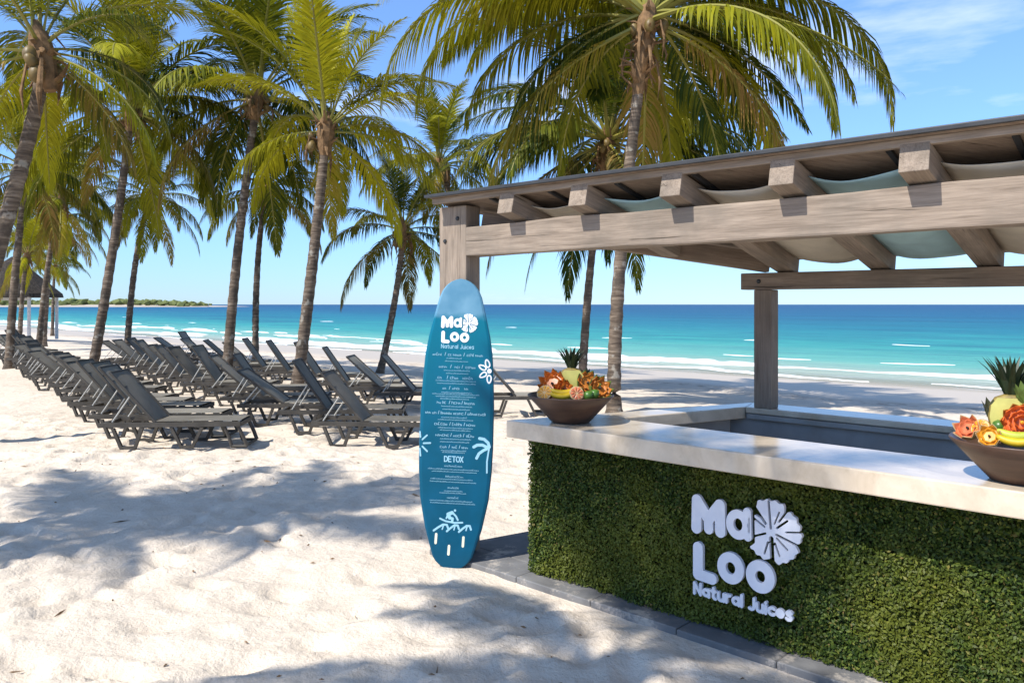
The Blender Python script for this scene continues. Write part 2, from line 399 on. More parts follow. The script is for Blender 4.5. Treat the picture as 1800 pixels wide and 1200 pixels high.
M['bowl'] = simple_mat('dark_wood_bowl', (0.075, 0.04, 0.025), 0.42, 0.4, 0.35, 5, 0.2, 0.003, True, 0, (1, 1, 6))

# ------------------------------------------------------------------ setting: sand, sea, headland
def axis_lines(lo, a, b, hi, step, grow):
    L = list(np.arange(a, b, step)); x = b; st = step
    while x < hi: L.append(x); st *= grow; x += st
    L.append(hi); x = a; st = step; K = []
    while x > lo: st *= grow; x -= st; K.append(max(x, lo))
    return np.array(K[::-1] + L)
def build_sand():
    xs = axis_lines(-400, -9.0, 4.5, 400, 0.055, 1.055); ys = axis_lines(-200, 3.2, 13.5, 400, 0.055, 1.05)
    X, Y = np.meshgrid(xs, ys)
    s = V.x * X + V.y * Y
    sm = lambda a, b: (lambda t: t * t * (3 - 2 * t))(np.clip((s - a) / (b - a), 0, 1))
    Z = -0.35 * sm(12, 19.5) - 0.40 * sm(18.5, 29.5) - 2.5 * sm(29, 60)
    dry = 1 - sm(18, 21)
    n = vnoise(X * 0.55, Y * 0.55, 1) * 0.07 + vnoise(X * 1.5 + 9, Y * 1.5, 2) * 0.05 + vnoise(X * 4.1, Y * 4.1, 3) * 0.030 + vnoise(X * 8, Y * 8, 4) * 0.016
    # foot prints: dents with a raised rim
    D = np.zeros_like(Z); rs = np.random.RandomState(5)
    walks = []
    for k in range(95):
        x, y, a = rs.uniform(-9, 5), rs.uniform(3.2, 13.5), rs.uniform(0, 2 * math.pi)
        for q in range(rs.randint(8, 22)):
            walks.append((x + (q % 2 - .5) * .2 * -math.sin(a), y + (q % 2 - .5) * .2 * math.cos(a), a, rs.uniform(.022, .052)))
            x += math.cos(a) * .62; y += math.sin(a) * .62; a += rs.uniform(-.15, .15)
    for (x, y, a, dp) in walks:
        if not (-9.5 < x < 5 and 3 < y < 14): continue
        i0, i1 = np.searchsorted(xs, (x - .4, x + .4)); j0, j1 = np.searchsorted(ys, (y - .4, y + .4))
        dx = X[j0:j1, i0:i1] - x; dy = Y[j0:j1, i0:i1] - y
        q = np.sqrt(((dx * math.cos(a) + dy * math.sin(a)) / .17) ** 2 + ((-dx * math.sin(a) + dy * math.cos(a)) / .085) ** 2)
        D[j0:j1, i0:i1] += -dp * np.exp(-q ** 2 * 1.1) + dp * .45 * np.exp(-((q - 1.5) / .45) ** 2)
    # keep it level round the plinth, the bar and under the counters
    pu = U.x * X + U.y * Y; keep = np.clip((4.05 - s) / 0.25, 0, 1) + np.clip((-4.75 - pu) / 0.25, 0, 1) + np.clip((s - 7.2) / .4, 0, 1)
    keep = np.clip(keep, 0, 1)
    Z = Z + (n + D) * dry * (0.15 + 0.85 * keep) - 0.035 * (1 - keep) * dry
    vv = np.stack([X.ravel(), Y.ravel(), Z.ravel()], 1)
    ny, nx = X.shape; idx = np.arange(nx * ny).reshape(ny, nx)
    ff = np.stack([idx[:-1, :-1].ravel(), idx[:-1, 1:].ravel(), idx[1:, 1:].ravel(), idx[1:, :-1].ravel()], 1)
    me = bpy.data.meshes.new('sand')
    me.vertices.add(len(vv)); me.vertices.foreach_set('co', vv.ravel())
    me.loops.add(len(ff) * 4); me.loops.foreach_set('vertex_index', ff.ravel())
    me.polygons.add(len(ff)); me.polygons.foreach_set('loop_start', np.arange(0, len(ff) * 4, 4)); me.polygons.foreach_set('loop_total', np.full(len(ff), 4))
    me.update(); smooth_me(me); tag(link('sand', me, M['sand']), kind='structure')
    return xs, ys, Z
SX, SY, SZ = build_sand()
def ground(x, y):
    i = int(np.clip(np.searchsorted(SX, x), 1, len(SX) - 1)); j = int(np.clip(np.searchsorted(SY, y), 1, len(SY) - 1))
    return float(min(SZ[j, i], SZ[j - 1, i], SZ[j, i - 1], SZ[j - 1, i - 1]))

SEA_Z = -0.70; SHORE = 25.8
ang = math.atan2(U.y, U.x)
def sea_plane():
    us = [-26000, -3000, -600, 600, 3000, 26000]; ss = [0, 30, 120, 500, 3000, 40000]
    mb = MB(); mb.add([(u, s, 0) for s in ss for u in us], [(j * 6 + i, j * 6 + i + 1, j * 6 + i + 7, j * 6 + i + 6) for j in range(5) for i in range(5)])
    o = mb.build('sea', M['sea'], None, (V.x * SHORE, V.y * SHORE, SEA_Z), (0, 0, ang)); tag(o, kind='structure')
sea_plane()
def deep_bed():
    mb = MB(); mb.add([(-30000, 60, 0), (30000, 60, 0), (30000, 42000, 0), (-30000, 42000, 0)], [(0, 1, 2, 3)])
    tag(mb.build('sea_bed', M['sand'], None, (V.x * SHORE, V.y * SHORE, -4.2), (0, 0, ang)), kind='structure')
deep_bed()
def foam_line(s0, u0, u1, h, w, seed, gap=0.0, step=0.35, fq=.10):
    """one breaking wave: a ribbon with a steep lit front, broken where the wave has not yet spilled"""
    n = int((u1 - u0) / step) + 1; us = np.linspace(u0, u1, n)
    a = vnoise(us * fq, us * 0 + 3.3, seed) + .5; b = vnoise(us * .045, us * 0 + 9.1, seed + 1); c = vnoise(us * 1.4, us * 0 + 1.7, seed + 2); e = vnoise(us * .4, us * 0 + 4.7, seed + 3)
    env = np.clip((a - gap) * 2.4, 0, 1) * np.clip(np.minimum(us - u0, u1 - us) / 6, 0, 1)
    mb = MB(); P = []
    for u, ev, bb, cc, ee in zip(us, env, b, c, e):
        s = s0 + bb * 7 + ee * 1.6 + cc * .5; ww = w * ev * (1 + ee * .9) * (1 + cc * .6) + .004; hh = h * ev * (.8 + cc * .7)
        for (q, z) in ((-.62, -.03), (-.45 + cc * .12, hh * .45), (-.18, hh), (.12, hh * .75 + .01), (.5 + cc * .25, -.03)):
            P.append((u, s + q * ww, z))
    fs = []
    for i in range(n - 1):
        if env[i] < .02 and env[i + 1] < .02: continue
        for k in range(4): fs.append((i * 5 + k, (i + 1) * 5 + k, (i + 1) * 5 + k + 1, i * 5 + k + 1))
    mb.add(P, fs)
    o = mb.build('breaking_wave', M['foam'], None, (V.x * SHORE, V.y * SHORE, SEA_Z + .012), (0, 0, ang), True)
    tag(o, kind='stuff')
foam_line(0.4, -130, 45, 0.03, 0.7, 21, 0.30, fq=.22)
foam_line(6.2, -150, 45, 0.20, 1.7, 31, 0.14, fq=.16)
foam_line(8.6, -150, 45, 0.20, 1.4, 35, 0.42, fq=.26)
foam_line(11.0, -150, 45, 0.16, 1.0, 38, 0.56, fq=.35)
foam_line(14.0, -160, 40, 0.20, 1.0, 41, 0.66, fq=.3)
foam_line(27.0, -120, 40, 0.26, 1.0, 52, 0.80, fq=.4)
foam_line(42.0, -200, 30, 0.30, 1.1, 61, 0.86, fq=.35)

def headland():
    g = np.random.RandomState(3); d = 850.0
    mb = MB(); n = 60; P = []
    x0, x1 = -760.0, -318.0
    for i in range(n + 1):
        f = i / n; x = x0 + (x1 - x0) * f; tap = min(1, (1 - f) * 5.0) ** .7
        for (dy, z) in ((-26 * tap - 4, -1.2), (-8 * tap, 1.2 * tap), (10, 2.6 * tap), (120, 2.0 * tap), (160, -1.2)): P.append((x, d + dy + g.uniform(-4, 4), SEA_Z + z))
    mb.add(P, [(i * 5 + k, (i + 1) * 5 + k, (i + 1) * 5 + k + 1, i * 5 + k + 1) for i in range(n) for k in range(4)])
    tag(mb.build('headland', M['sand'], None, None, None, True), kind='structure')
    bm = bmesh.new()
    for i in range(420):
        f = g.uniform(0, .955); x = x0 + (x1 - x0) * f; tap = min(1, (1 - f) * 6.0) ** .6
        r = g.uniform(2.0, 4.2) * (.5 + .5 * tap); z = SEA_Z + g.uniform(1.2, 6.2) * tap
        ret = bmesh.ops.create_icosphere(bm, subdivisions=1, radius=r, matrix=Matrix.Translation((x, d + g.uniform(0, 50), z)) @ Matrix.Diagonal((1.5, 1, g.uniform(.6, 1.0), 1)))
        for v in ret['verts']: v.co += Vector(g.uniform(-.35, .35, 3)) * r
    me = bpy.data.meshes.new('headland_woods'); bm.to_mesh(me); bm.free()
    m = simple_mat('far_woods', (0.13, 0.15, 0.055), 0.9, 0.1, 0.5, 0.12, 0.3)
    tag(link('headland_woods', me, m), kind='stuff')
headland()

# ------------------------------------------------------------------ the juice bar
HC = 1.14
A = Vector((-0.04, 5.586)); Fi = Vector((0.749, 5.67)); Bi = Vector((1.845, 6.30)); Dp = Vector((2.0, 6.60)); LEN = 5.6
hv = 4.321; Hc = Vector((0.166, 5.81)); W_ = (Dp - A).normalized()
bar = empty('juice_bar', (Hc.x, Hc.y, 0))
tag(bar, 'beach juice bar with cream stone counter and green boxwood hedge front', 'bar')
bl = Vector((Hc.x, Hc.y, 0))
def loc(p, z=0): return (p.x - bl.x, p.y - bl.y, z)
def slab(name, poly, z0, z1, mat, bev=0.008):
    mb = MB(); mb.prism([(p.x - bl.x, p.y - bl.y) for p in poly], z0, z1)
    me = bevel_mesh(mb.mesh(name), bev, 2); return link(name, me, mat, bar)
g = 0.0015
slab('counter_top', [A + U * g * 0 , A + U * LEN, Fi + U * (LEN - .4), Fi + V * -g], HC - .12, HC, M['counter'])
slab('counter_top', [A + V * .004 - U * .0, Fi + V * .002 - U * .003, Bi - U * .002, Dp], HC - .09, HC - .0005, M['counter'])
slab('counter_top', [Bi + V * .002, Bi + U * (LEN - 1.2), Bi + V * .34 + U * (LEN - 1.2), Dp + V * .002 + U * .004], HC - .045, HC, M['counter'])
# base walls under the slabs
hv0 = Hc + V * .06
slab('base_wall', [hv0 + U * .03, hv0 + U * LEN, hv0 + U * LEN + V * .12, hv0 + V * .12 + U * .14], 0.0, HC - .122, M['dirt'], .004)
lw0 = hv0 + V * .124 + U * .10
slab('base_wall', [lw0, lw0 + U * .18, Bi - V * .02 - U * .12, Bi + V * .1 - U * .28], 0.0, HC - .093, M['panel'], .004)
slab('base_wall', [Bi + V * .03 - U * .40, Bi + V * .03 + U * (LEN - 1.3), Bi + V * .2 + U * (LEN - 1.3), Bi + V * .2 - U * .30], 0.0, HC - .047, M['panel'], .004)
slab('inner_ledge', [Bi - V * .03 + U * .03, Bi - V * .03 + U * (LEN - 1.4), Bi + V * .027 + U * (LEN - 1.4), Bi + V * .027 + U * .03], HC - .085, HC - .05, M['panel'], .004)
slab('inner_shelf', [Fi + V * .02 + U * .03, Fi + V * .30 + U * .18, Fi + V * .30 + U * 4.6, Fi + V * .02 + U * 4.6], .82, .85, M['steel'], .003)

def hedge():
    g = np.random.RandomState(8); N = 105000; L = 4.6
    a = g.uniform(-.02, L, N); z = g.uniform(0.015, 1.012, N); off = g.beta(2.0, 1.5, N) * .055 - .015 + vnoise(a * 4, z * 4, 6) * .045 + vnoise(a * 13, z * 13, 7) * .035
    # the short return at the left corner
    K = 7000; a2 = g.uniform(-.03, .03, K); z2 = g.uniform(.015, 1.012, K); o2 = g.uniform(-.16, .04, K)
    a = np.concatenate([a, a2]); z = np.concatenate([z, z2]); off = np.concatenate([off, o2])
    low = z < .09
    n = len(a); P = np.zeros((n, 3)); P[:, 0] = U.x * a - V.x * off; P[:, 1] = U.y * a - V.y * off; P[:, 2] = z
    nrm = np.stack([-V.x + g.normal(0, .55, n), -V.y + g.normal(0, .55, n), .35 + g.normal(0, .6, n)], 1); nrm /= np.linalg.norm(nrm, axis=1)[:, None]
    t = g.normal(0, 1, (n, 3)); t -= (t * nrm).sum(1)[:, None] * nrm; t /= np.linalg.norm(t, axis=1)[:, None]; b = np.cross(nrm, t)
    l = (g.uniform(.0085, .0165, n))[:, None]; w = l * g.uniform(.5, .7, n)[:, None]
    vs_ = np.stack([P - t * l * .8, P + b * w * .75 + nrm * l * .12, P + t * l, P - b * w * .75 + nrm * l * .12], 1).reshape(-1, 3)
    me = bpy.data.meshes.new('boxwood_foliage'); me.vertices.add(n * 4); me.vertices.foreach_set('co', vs_.ravel())
    me.loops.add(n * 4); me.loops.foreach_set('vertex_index', np.arange(n * 4)); me.polygons.add(n)
    me.polygons.foreach_set('loop_start', np.arange(0, n * 4, 4)); me.polygons.foreach_set('loop_total', np.full(n, 4)); me.update()
    o = link('boxwood_foliage', me, M['hedge'], bar); tag(o, kind='stuff')
hedge()

# --------- 2-D shapes from distance fields (letters, logos, prints): real outlines with thickness
def seg_d(X, Y, pts):
    d = np.full(X.shape, 1e9)
    for (x0, y0), (x1, y1) in zip(pts[:-1], pts[1:]):
        dx, dy = x1 - x0, y1 - y0; L = dx * dx + dy * dy + 1e-12
        t = np.clip(((X - x0) * dx + (Y - y0) * dy) / L, 0, 1); d = np.minimum(d, np.hypot(X - x0 - t * dx, Y - y0 - t * dy))
    return d
def field(X, Y, prims):
    f = np.full(X.shape, 1e9)
    for p in prims:
        k = p[0]
        if k == 'cap': f = np.minimum(f, seg_d(X, Y, p[1] if len(p[1]) > 1 else [p[1][0], (p[1][0][0] + 1e-4, p[1][0][1])]) - p[2])
        elif k == 'ell':
            _, cx, cy, rx, ry = p; f = np.minimum(f, (np.hypot((X - cx) / rx, (Y - cy) / ry) - 1) * min(rx, ry))
        elif k == '-cap': f = np.maximum(f, p[2] - seg_d(X, Y, p[1]))
        elif k == '-ell':
            _, cx, cy, rx, ry = p; f = np.maximum(f, -(np.hypot((X - cx) / rx, (Y - cy) / ry) - 1) * min(rx, ry))
        elif k == 'fun': f = np.minimum(f, p[1](X, Y))
        elif k == '-fun': f = np.maximum(f, -p[1](X, Y))
    return f
def sdf_mesh(name, prims, box, h, depth):
    """marching squares over the field; front face at y=-depth, walls back to y=0 (local x right, z up)"""
    x0, y0, x1, y1 = box; nx = int((x1 - x0) / h) + 2; ny = int((y1 - y0) / h) + 2
    xs = x0 + np.arange(nx) * h; ys = y0 + np.arange(ny) * h; X, Y = np.meshgrid(xs, ys); Fv = field(X, Y, prims)
    vid = {}; vv = []; faces = []
    def cv(key, x, y):
        if key not in vid: vid[key] = len(vv); vv.append((x, y))
        return vid[key]
    ins = Fv < 0
    act = ins[:-1, :-1] | ins[1:, :-1] | ins[:-1, 1:] | ins[1:, 1:]
    for j, i in zip(*np.nonzero(act)):
        cs = [(j, i), (j, i + 1), (j + 1, i + 1), (j + 1, i)]; poly = []
        for q in range(4):
            a, b = cs[q], cs[(q + 1) % 4]; fa, fb = Fv[a], Fv[b]
            if fa < 0: poly.append(cv(a, xs[a[1]], ys[a[0]]))
            if (fa < 0) != (fb < 0):
                t = min(.96, max(.04, fa / (fa - fb))); key = (min(a, b), max(a, b), 'e')
                poly.append(cv(key, xs[a[1]] + (xs[b[1]] - xs[a[1]]) * t, ys[a[0]] + (ys[b[0]] - ys[a[0]]) * t))
        if len(poly) >= 3: faces.append(tuple(poly))
    cnt = {}
    for f in faces:
        for a, b in zip(f, f[1:] + f[:1]): cnt[(a, b)] = 1
    n = len(vv); V3 = [(x, -depth, y) for x, y in vv] + [(x, 0, y) for x, y in vv]; FF = list(faces)
    for (a, b) in cnt:
        if (b, a) not in cnt: FF.append((b, a, a + n, b + n))
    me = bpy.data.meshes.new(name); me.from_pydata(V3, [], FF); me.update(); return me

def arc(cx, cy, r, a0, a1, n=14, ry=None):
    ry = r if ry is None else ry
    return [(cx + r * math.cos(R(a0 + (a1 - a0) * i / n)), cy + ry * math.sin(R(a0 + (a1 - a0) * i / n))) for i in range(n + 1)]
GLYPH = {
 'N': (.62, [[(0, 0), (0, 1), (.62, 0), (.62, 1)]]),
 'a': (.56, [arc(.28, .34, .28, 0, 360), [(.56, .66), (.56, 0)]]),
 't': (.40, [[(.18, .95), (.18, .12), (.26, .02), (.40, 0)], [(0, .66), (.38, .66)]]),
 'u': (.52, [[(0, .66)] + arc(.26, .26, .26, 180, 360) + [(.52, .66)], [(.52, .66), (.52, 0)]]),
 'r': (.34, [[(0, 0), (0, .66)], [(0, .40), (.08, .56), (.20, .65), (.34, .66)]]),
 'l': (.0, [[(0, 0), (0, 1)]]),
 'J': (.42, [[(.42, 1), (.42, .24), (.33, .06), (.18, 0), (0, .07)]]),
 'i': (.0, [[(0, 0), (0, .64)], [(0, .93)]]),
 'c': (.46, [arc(.30, .33, .30, 50, 310)]),
 'e': (.56, [arc(.28, .34, .28, 0, 320), [(0, .34), (.56, .34)]]),
 's': (.42, [[(.42, .60), (.30, .68), (.12, .67), (.03, .54), (.10, .42), (.32, .32), (.42, .18), (.34, .02), (.14, -.01), (0, .08)]]),
}
# Ma Loo logo in plane coordinates, metres, traced once from the sign and used at both sizes
def sp(px, py):
    """photo point -> (a, z) on the plane of the hedge face"""
    p = on_line(px, hv - .05); return ((p - (Hc - V * .05)).dot(U), EYE - (py - 535) / F * p.y)
def rel(c, px, py): q = sp(px, py); return (q[0], q[1])
SW = .033
Mg = [('cap', [sp(1230, 925), sp(1231, 876), sp(1251, 910), sp(1271, 885), sp(1272, 932)], SW), ('cap', [sp(1251, 910), sp(1251.5, 927)], SW * .9)]
def ring(px, py, rx, ry, hx, hy):
    c = sp(px, py); ex = sp(px + rx, py)[0] - c[0]; ez = c[1] - sp(px, py + ry)[1]
    return [('ell', c[0], c[1], ex, ez), ('-ell', c[0], c[1], ex * hx, ez * hy)]
ag = [('ell',) + ring(1303, 919, 21, 26, .4, .42)[0][1:], ('cap', [sp(1319, 897), sp(1320, 941)], SW * .72), ring(1303, 919, 21, 26, .38, .42)[1]]
Lg = [('cap', [sp(1233, 959), sp(1233, 1006), sp(1257, 1014)], SW)]
o1 = ring(1290, 995, 23.5, 27.5, .36, .38); o2 = ring(1342, 1010, 25.5, 28.5, .34, .36)
FC = sp(1361, 932); FR = .178
def flower_fun(X, Y):
    dx, dy = X - FC[0], Y - FC[1]; th = np.arctan2(dy, dx); r = np.hypot(dx, dy)
    base = np.zeros_like(r)
    for k, (c_, w_, l_) in enumerate([(92, 40, 1.0), (20, 42, .98), (-52, 40, .98), (-122, 38, .92), (168, 34, .80)]):
        d = np.abs((np.degrees(th) - c_ + 180) % 360 - 180)
        base = np.maximum(base, FR * l_ * np.clip(1.06 - (d / w_) ** 4 * .42, 0, 1.0) * (d < w_ * 1.12))
    base = base + FR * .025 * np.sin(th * 23)
    return r - np.maximum(base, FR * .30)
slits = []
for ang_, r0, r1, w_ in [(128, .30, 1.1, .008), (55, .45, 1.1, .006), (-16, .18, 1.1, .007), (-87, .20, 1.1, .013), (-157, .40, 1.1, .006), (203, .2, .75, .006),
                          (95, .12, .95, .007), (68, .3, .72, .005), (40, .25, .7, .006), (10, .5, .95, .005), (-40, .25, .7, .006), (-68, .35, .75, .006), (-107, .35, .75, .006), (150, .25, .7, .006)]:
    ca, sa = math.cos(R(ang_)), math.sin(R(ang_)); slits.append(('-cap', [(FC[0] + ca * FR * r0, FC[1] + sa * FR * r0), (FC[0] + ca * FR * r1, FC[1] + sa * FR * r1)], w_ * 1.05))
fl = [('fun', flower_fun)] + slits + [('-cap', [sp(1318, 884), sp(1328, 897), sp(1329, 948), sp(1322, 953)], .014)]
LOGO = [('letter', Mg), ('letter', ag), ('letter', Lg), ('letter', o1), ('letter', o2), ('hibiscus_flower', fl)]
def prim_box(prims, pad=.05):
    xs, ys = [], []
    for p in prims:
        if p[0] == 'cap':
            for q in p[1]: xs += [q[0] - p[2], q[0] + p[2]]; ys += [q[1] - p[2], q[1] + p[2]]
        elif p[0] == 'ell': xs += [p[1] - p[3], p[1] + p[3]]; ys += [p[2] - p[4], p[2] + p[4]]
        elif p[0] == 'fun': xs += [FC[0] - FR * 1.1, FC[0] + FR * 1.1]; ys += [FC[1] - FR * 1.1, FC[1] + FR * 1.1]
    return (min(xs) - pad * .2, min(ys) - pad * .2, max(xs) + pad * .2, max(ys) + pad * .2)
def word_prims(text, x0, y0, H, width, rad):
    adv = [];
    for ch in text: adv.append(.45 if ch == ' ' else GLYPH[ch][0] + .26)
    sc = width / (sum(adv) - .26); x = 0; out = []
    for ch, a_ in zip(text, adv):
        if ch != ' ': out.append([('cap', [(x0 + (x + p[0]) * sc, y0 + p[1] * H) for p in pl], rad) for pl in GLYPH[ch][1]])
        x += a_
    return out
sign_rot = (0, 0, ang)
def sign_part(name, prims, h, depth=.024):
    me = sdf_mesh(name, prims, prim_box(prims), h, depth)
    return link(name, me, M['white'], bar, (-V.x * .068, -V.y * .068, 0), sign_rot)
for nm, pr in LOGO: sign_part(nm, pr, .0052 if nm == 'letter' else .0042)
ax0 = sp(1226, 1040)[0]; ax1 = sp(1396, 1086)[0]
for pr in word_prims('Natural Juices', ax0, .212, .064, ax1 - ax0, .0088): sign_part('letter', pr, .0032, .02)

# ------------------------------------------------------------------ plinth of grey slabs
pl0 = Vector((-0.66, 6.345)); plw = (Vector((0.17, 6.79)) - Vector((-.28, 6.5))).normalized()
plinth = empty('stone_plinth', (pl0.x, pl0.y, 0)); tag(plinth, 'low grey stone plinth with jointed slabs running under the juice bar', 'plinth')
def plinth_slab(a0, a1, w0, w1, z):
    # w measured across the strip (towards the sea); the left end is cut on the skew
    mb = MB(); sk = plw.dot(U) / plw.dot(V)
    q = []
    for a_, w in ((a0, w0), (a1, w0), (a1, w1), (a0, w1)):
        p = U * (a_ + (w * sk if a_ == 0 else 0)) + V * w; q.append((p.x, p.y))
    mb.prism(q, -.10, z); me = bevel_mesh(mb.mesh('slab'), .006, 1); link('slab', me, M['paver'], plinth)
cuts = [0, .95, 1.62, 2.27, 2.9, 3.55, 4.2, 5.0]
for i in range(len(cuts) - 1):
    z = .004 + (i % 3) * .003
    plinth_slab(cuts[i] + (.002 if i else 0), cuts[i + 1] - .002, 0.0, .30, z)
    plinth_slab(cuts[i] + (.002 if i else 0), cuts[i + 1] - .002, .312, 1.15, z - .003) if i else plinth_slab(0, cuts[1] - .002, .312, 1.15, z - .003)

# ------------------------------------------------------------------ pergola
perg = empty('pergola', (-0.416, 6.32, 0)); tag(perg, 'weathered timber pergola with dark roof sheet and draped canvas over the bar', 'pergola')
pb = Vector((-0.416, 6.32, 0))
def timber(name, p0, p1, w, h, mat, bev=.008, up=Vector((0, 0, 1)), parent=None, wob=.0):
    p0, p1 = Vector(p0), Vector(p1); d = p1 - p0; L = d.length; x = d.normalized(); y = up.cross(x).normalized(); z = x.cross(y)
    mb = MB(); n = max(1, int(L / .45)) if wob else 1
    vs_ = []
    for i in range(n + 1):
        f = i / n; jy, jz = (rng.uniform(-wob, wob), rng.uniform(-wob, wob)) if wob else (0, 0)
        for (a, b) in ((-1, -1), (1, -1), (1, 1), (-1, 1)): vs_.append((L * (f - .5), a * w / 2 + jy, b * h / 2 + jz + (rng.uniform(-wob, wob) if wob else 0)))
    fs = [(0, 1, 2, 3), tuple(reversed(range(4 * n, 4 * n + 4)))]
    for i in range(n):
        for k in range(4): fs.append((i * 4 + k, (i + 1) * 4 + k, (i + 1) * 4 + (k + 1) % 4, i * 4 + (k + 1) % 4))
    mb.add(vs_, fs); me = mb.mesh(name); fix_normals(me)
    bm = bmesh.new(); bm.from_mesh(me)
    sharp = [e for e in bm.edges if len(e.link_faces) == 2 and e.calc_face_angle() > .6]
    bmesh.ops.bevel(bm, geom=sharp, offset=bev, segments=2, profile=.6, affect='EDGES', clamp_overlap=True); bm.to_mesh(me); bm.free()
    par = parent or perg; o = link(name, me, mat, par); mid = (p0 + p1) / 2 - (pb if par is perg else par.location)
    o.matrix_local = Matrix.Translation(mid) @ Matrix((x, y, z)).transposed().to_4x4(); return o
def P3(p, z): return Vector((p.x, p.y, z))
QU = Vector((.750, -.661)); QV = Vector((.661, .750))
PV = -0.416 * QV.x + 6.32 * QV.y                                   # centre plane of the front beam
post = Vector((-0.416, 6.32))
up_post = P3(QV, 0)
timber('post', P3(post, .02), P3(post, 2.72), .30, .16, M['wood'], .012, Vector((QV.x, QV.y, 0)))
# front beam
b0 = post + QU * .152 - QV * .01; b1 = post + QU * 6.4 - QV * .01
timber('front_beam', P3(b0, 2.44), P3(b1, 2.44), .15, .225, M['wood'], .012, wob=.006)
# back post on the counter, back beam
bp = Vector((1.994, 6.25))
timber('post', P3(bp, HC), P3(bp, 2.064), .14, .14, M['wood2'], .008, Vector((QV.x, QV.y, 0)))
timber('back_beam', P3(bp - QU * .18, 2.131), P3(bp + QU * 4.2, 2.131), .14, .13, M['wood2'], .008)
# rafters on the slope
slope = (2.198 - 2.555) / 1.54
def raf_z(p): return 2.555 + (p.dot(QV) - PV) * slope          # underside of the rafters at a plan point
RH = .148; ex = []
for px in (876, 1001, 1161, 1352, 1580):
    ex.append((on_line(px, PV - .20, QV) + QU * .07).dot(QU))
step_ = ex[-1] - ex[-2]; ex += [ex[-1] + step_ * k for k in (1, 2, 3)]
diag0, diag1 = post, bp
def diag_v(u):
    # QV offset of the skewed edge at a given QU offset
    a0, a1 = diag0.dot(QU), diag1.dot(QU); f = (u - a0) / (a1 - a0); return diag0.dot(QV) + (diag1.dot(QV) - diag0.dot(QV)) * f
ends = []
for i, u in enumerate(ex):
    vb = min(6.12, diag_v(u) - .05); p0 = QU * u + QV * (PV - .20); p1 = QU * u + QV * vb
    ends.append((u, vb))
    timber('rafter', P3(p0, raf_z(p0) + RH / 2 + .002), P3(p1, raf_z(p1) + RH / 2 + .002), .14, RH, M['wood'], .006)
# skewed edge rafter
d0 = post + (bp - post).normalized() * .18; d1 = bp + (bp - post).normalized() * .02
timber('edge_rafter', P3(d0, raf_z(d0) + RH / 2 + .003), P3(d1, raf_z(d1) + RH / 2 + .003), .10, RH - .004, M['wood2'], .006)
# board on top of the rafter tails and the dark roof sheet
fz = lambda p: raf_z(p) + RH + .004
f0 = post - QU * .12 - QV * .16; f1 = post + QU * 6.4 - QV * .16
timber('fascia_board', P3(f0, fz(f0) + .012), P3(f1, fz(f1) + .012), .05, .040, M['wood'], .004)
def roof():
    mb = MB()
    a0 = post - QU * .13 - QV * .225; a1 = post + QU * 6.5 - QV * .235; c1 = QU * a1.dot(QU) + QV * 6.35; c0 = bp - QU * .15 + QV * .3; e0 = post - QU * .13 + QV * .1
    poly = [a0, a1, c1, c0, e0]; n = 5; z = lambda p: raf_z(p) + RH + .032
    vs_ = [P3(p, z(p)) - pb for p in poly] + [P3(p, z(p) + .022) - pb for p in poly]
    mb.add(vs_, [tuple(reversed(range(n))), tuple(range(n, 2 * n))] + [(i, (i + 1) % n, n + (i + 1) % n, n + i) for i in range(n)])
    mb.m[0] = 1; mb.build('roof_sheet', [M['roof'], M['wood2']], perg)
    k = a0; rb = MB()
    q0, q1 = post - QU * .14 - QV * .24, post + QU * 6.5 - QV * .25
    timber('roof_edge', P3(q0, z(q0) + .0), P3(q1, z(q1) + .0), .028, .024, M['roof'], .004)
    for j in range(1, 12):
        uu = a0.dot(QU) + j * .56
        p0 = QU * uu + QV * (PV - .1); p1 = QU * uu + QV * min(6.3, diag_v(uu) - .05)
        if p1.dot(QV) - p0.dot(QV) > .3: timber('roof_rib', P3(p0, z(p0) - .012), P3(p1, z(p1) - .012), .03, .022, M['roof'], .003)
roof()
def bolt(p, n):
    mb = MB(); mb.lathe([(.001, .012), (.012, .011), (.017, .004), (.018, -.004)], 10); q = Vector((n.x, n.y, 0)).to_track_quat('Z', 'Y')
    mb.build('bolt', M['roof'], perg, p - pb, q.to_euler())
fp = post - QV * .082
bolt(P3(fp - QU * .08, 2.45), -QV); bolt(P3(fp + QU * .06, 2.62), -QV); bolt(P3(bp - QV * .072 - QU * .03, 2.13), -QV)
# canvas swags hung between the rafters
def swag(u0, u1, v0, v1, sag, mat, seed, lift=.10):
    mb = MB(); nu, nv = 12, 20; g = random.Random(seed); ph = g.uniform(0, 6)
    for j in range(nv + 1):
        for i in range(nu + 1):
            fu, fv = i / nu, j / nv; u = u0 + (u1 - u0) * fu; v = v0 + (v1 - v0) * fv; p = QU * u + QV * v
            z = raf_z(p) + lift - sag * (1 - (2 * fu - 1) ** 2) * (.8 + .2 * math.sin(fv * 7 + ph)) + .008 * math.sin(fv * 26 + fu * 5 + ph) * math.sin(math.pi * fu)
            mb.v.append(tuple(P3(p, z) - pb))
    for j in range(nv):
        for i in range(nu):
            k = j * (nu + 1) + i; mb.f.append((k, k + 1, k + nu + 2, k + nu + 1)); mb.m.append(0)
    o = mb.build('shade_cloth', mat, perg, None, None, True)
    md = o.modifiers.new('thick', 'SOLIDIFY'); md.thickness = .004
    return o
cl = [M['cloth_cream'], M['cloth_teal'], M['cloth_cream'], M['cloth_teal'], M['cloth_cream'], M['cloth_teal'], M['cloth_teal']]
for i in range(len(ends) - 1):
    (u0, v0), (u1, v1) = ends[i], ends[i + 1]; vb = min(v0, v1) - .08
    if vb - (PV - .05) < .25: continue
    swag(u0 + .075, u1 - .075, PV + .0, vb, .065 if i > 1 else .035, cl[i], 50 + i, .115)

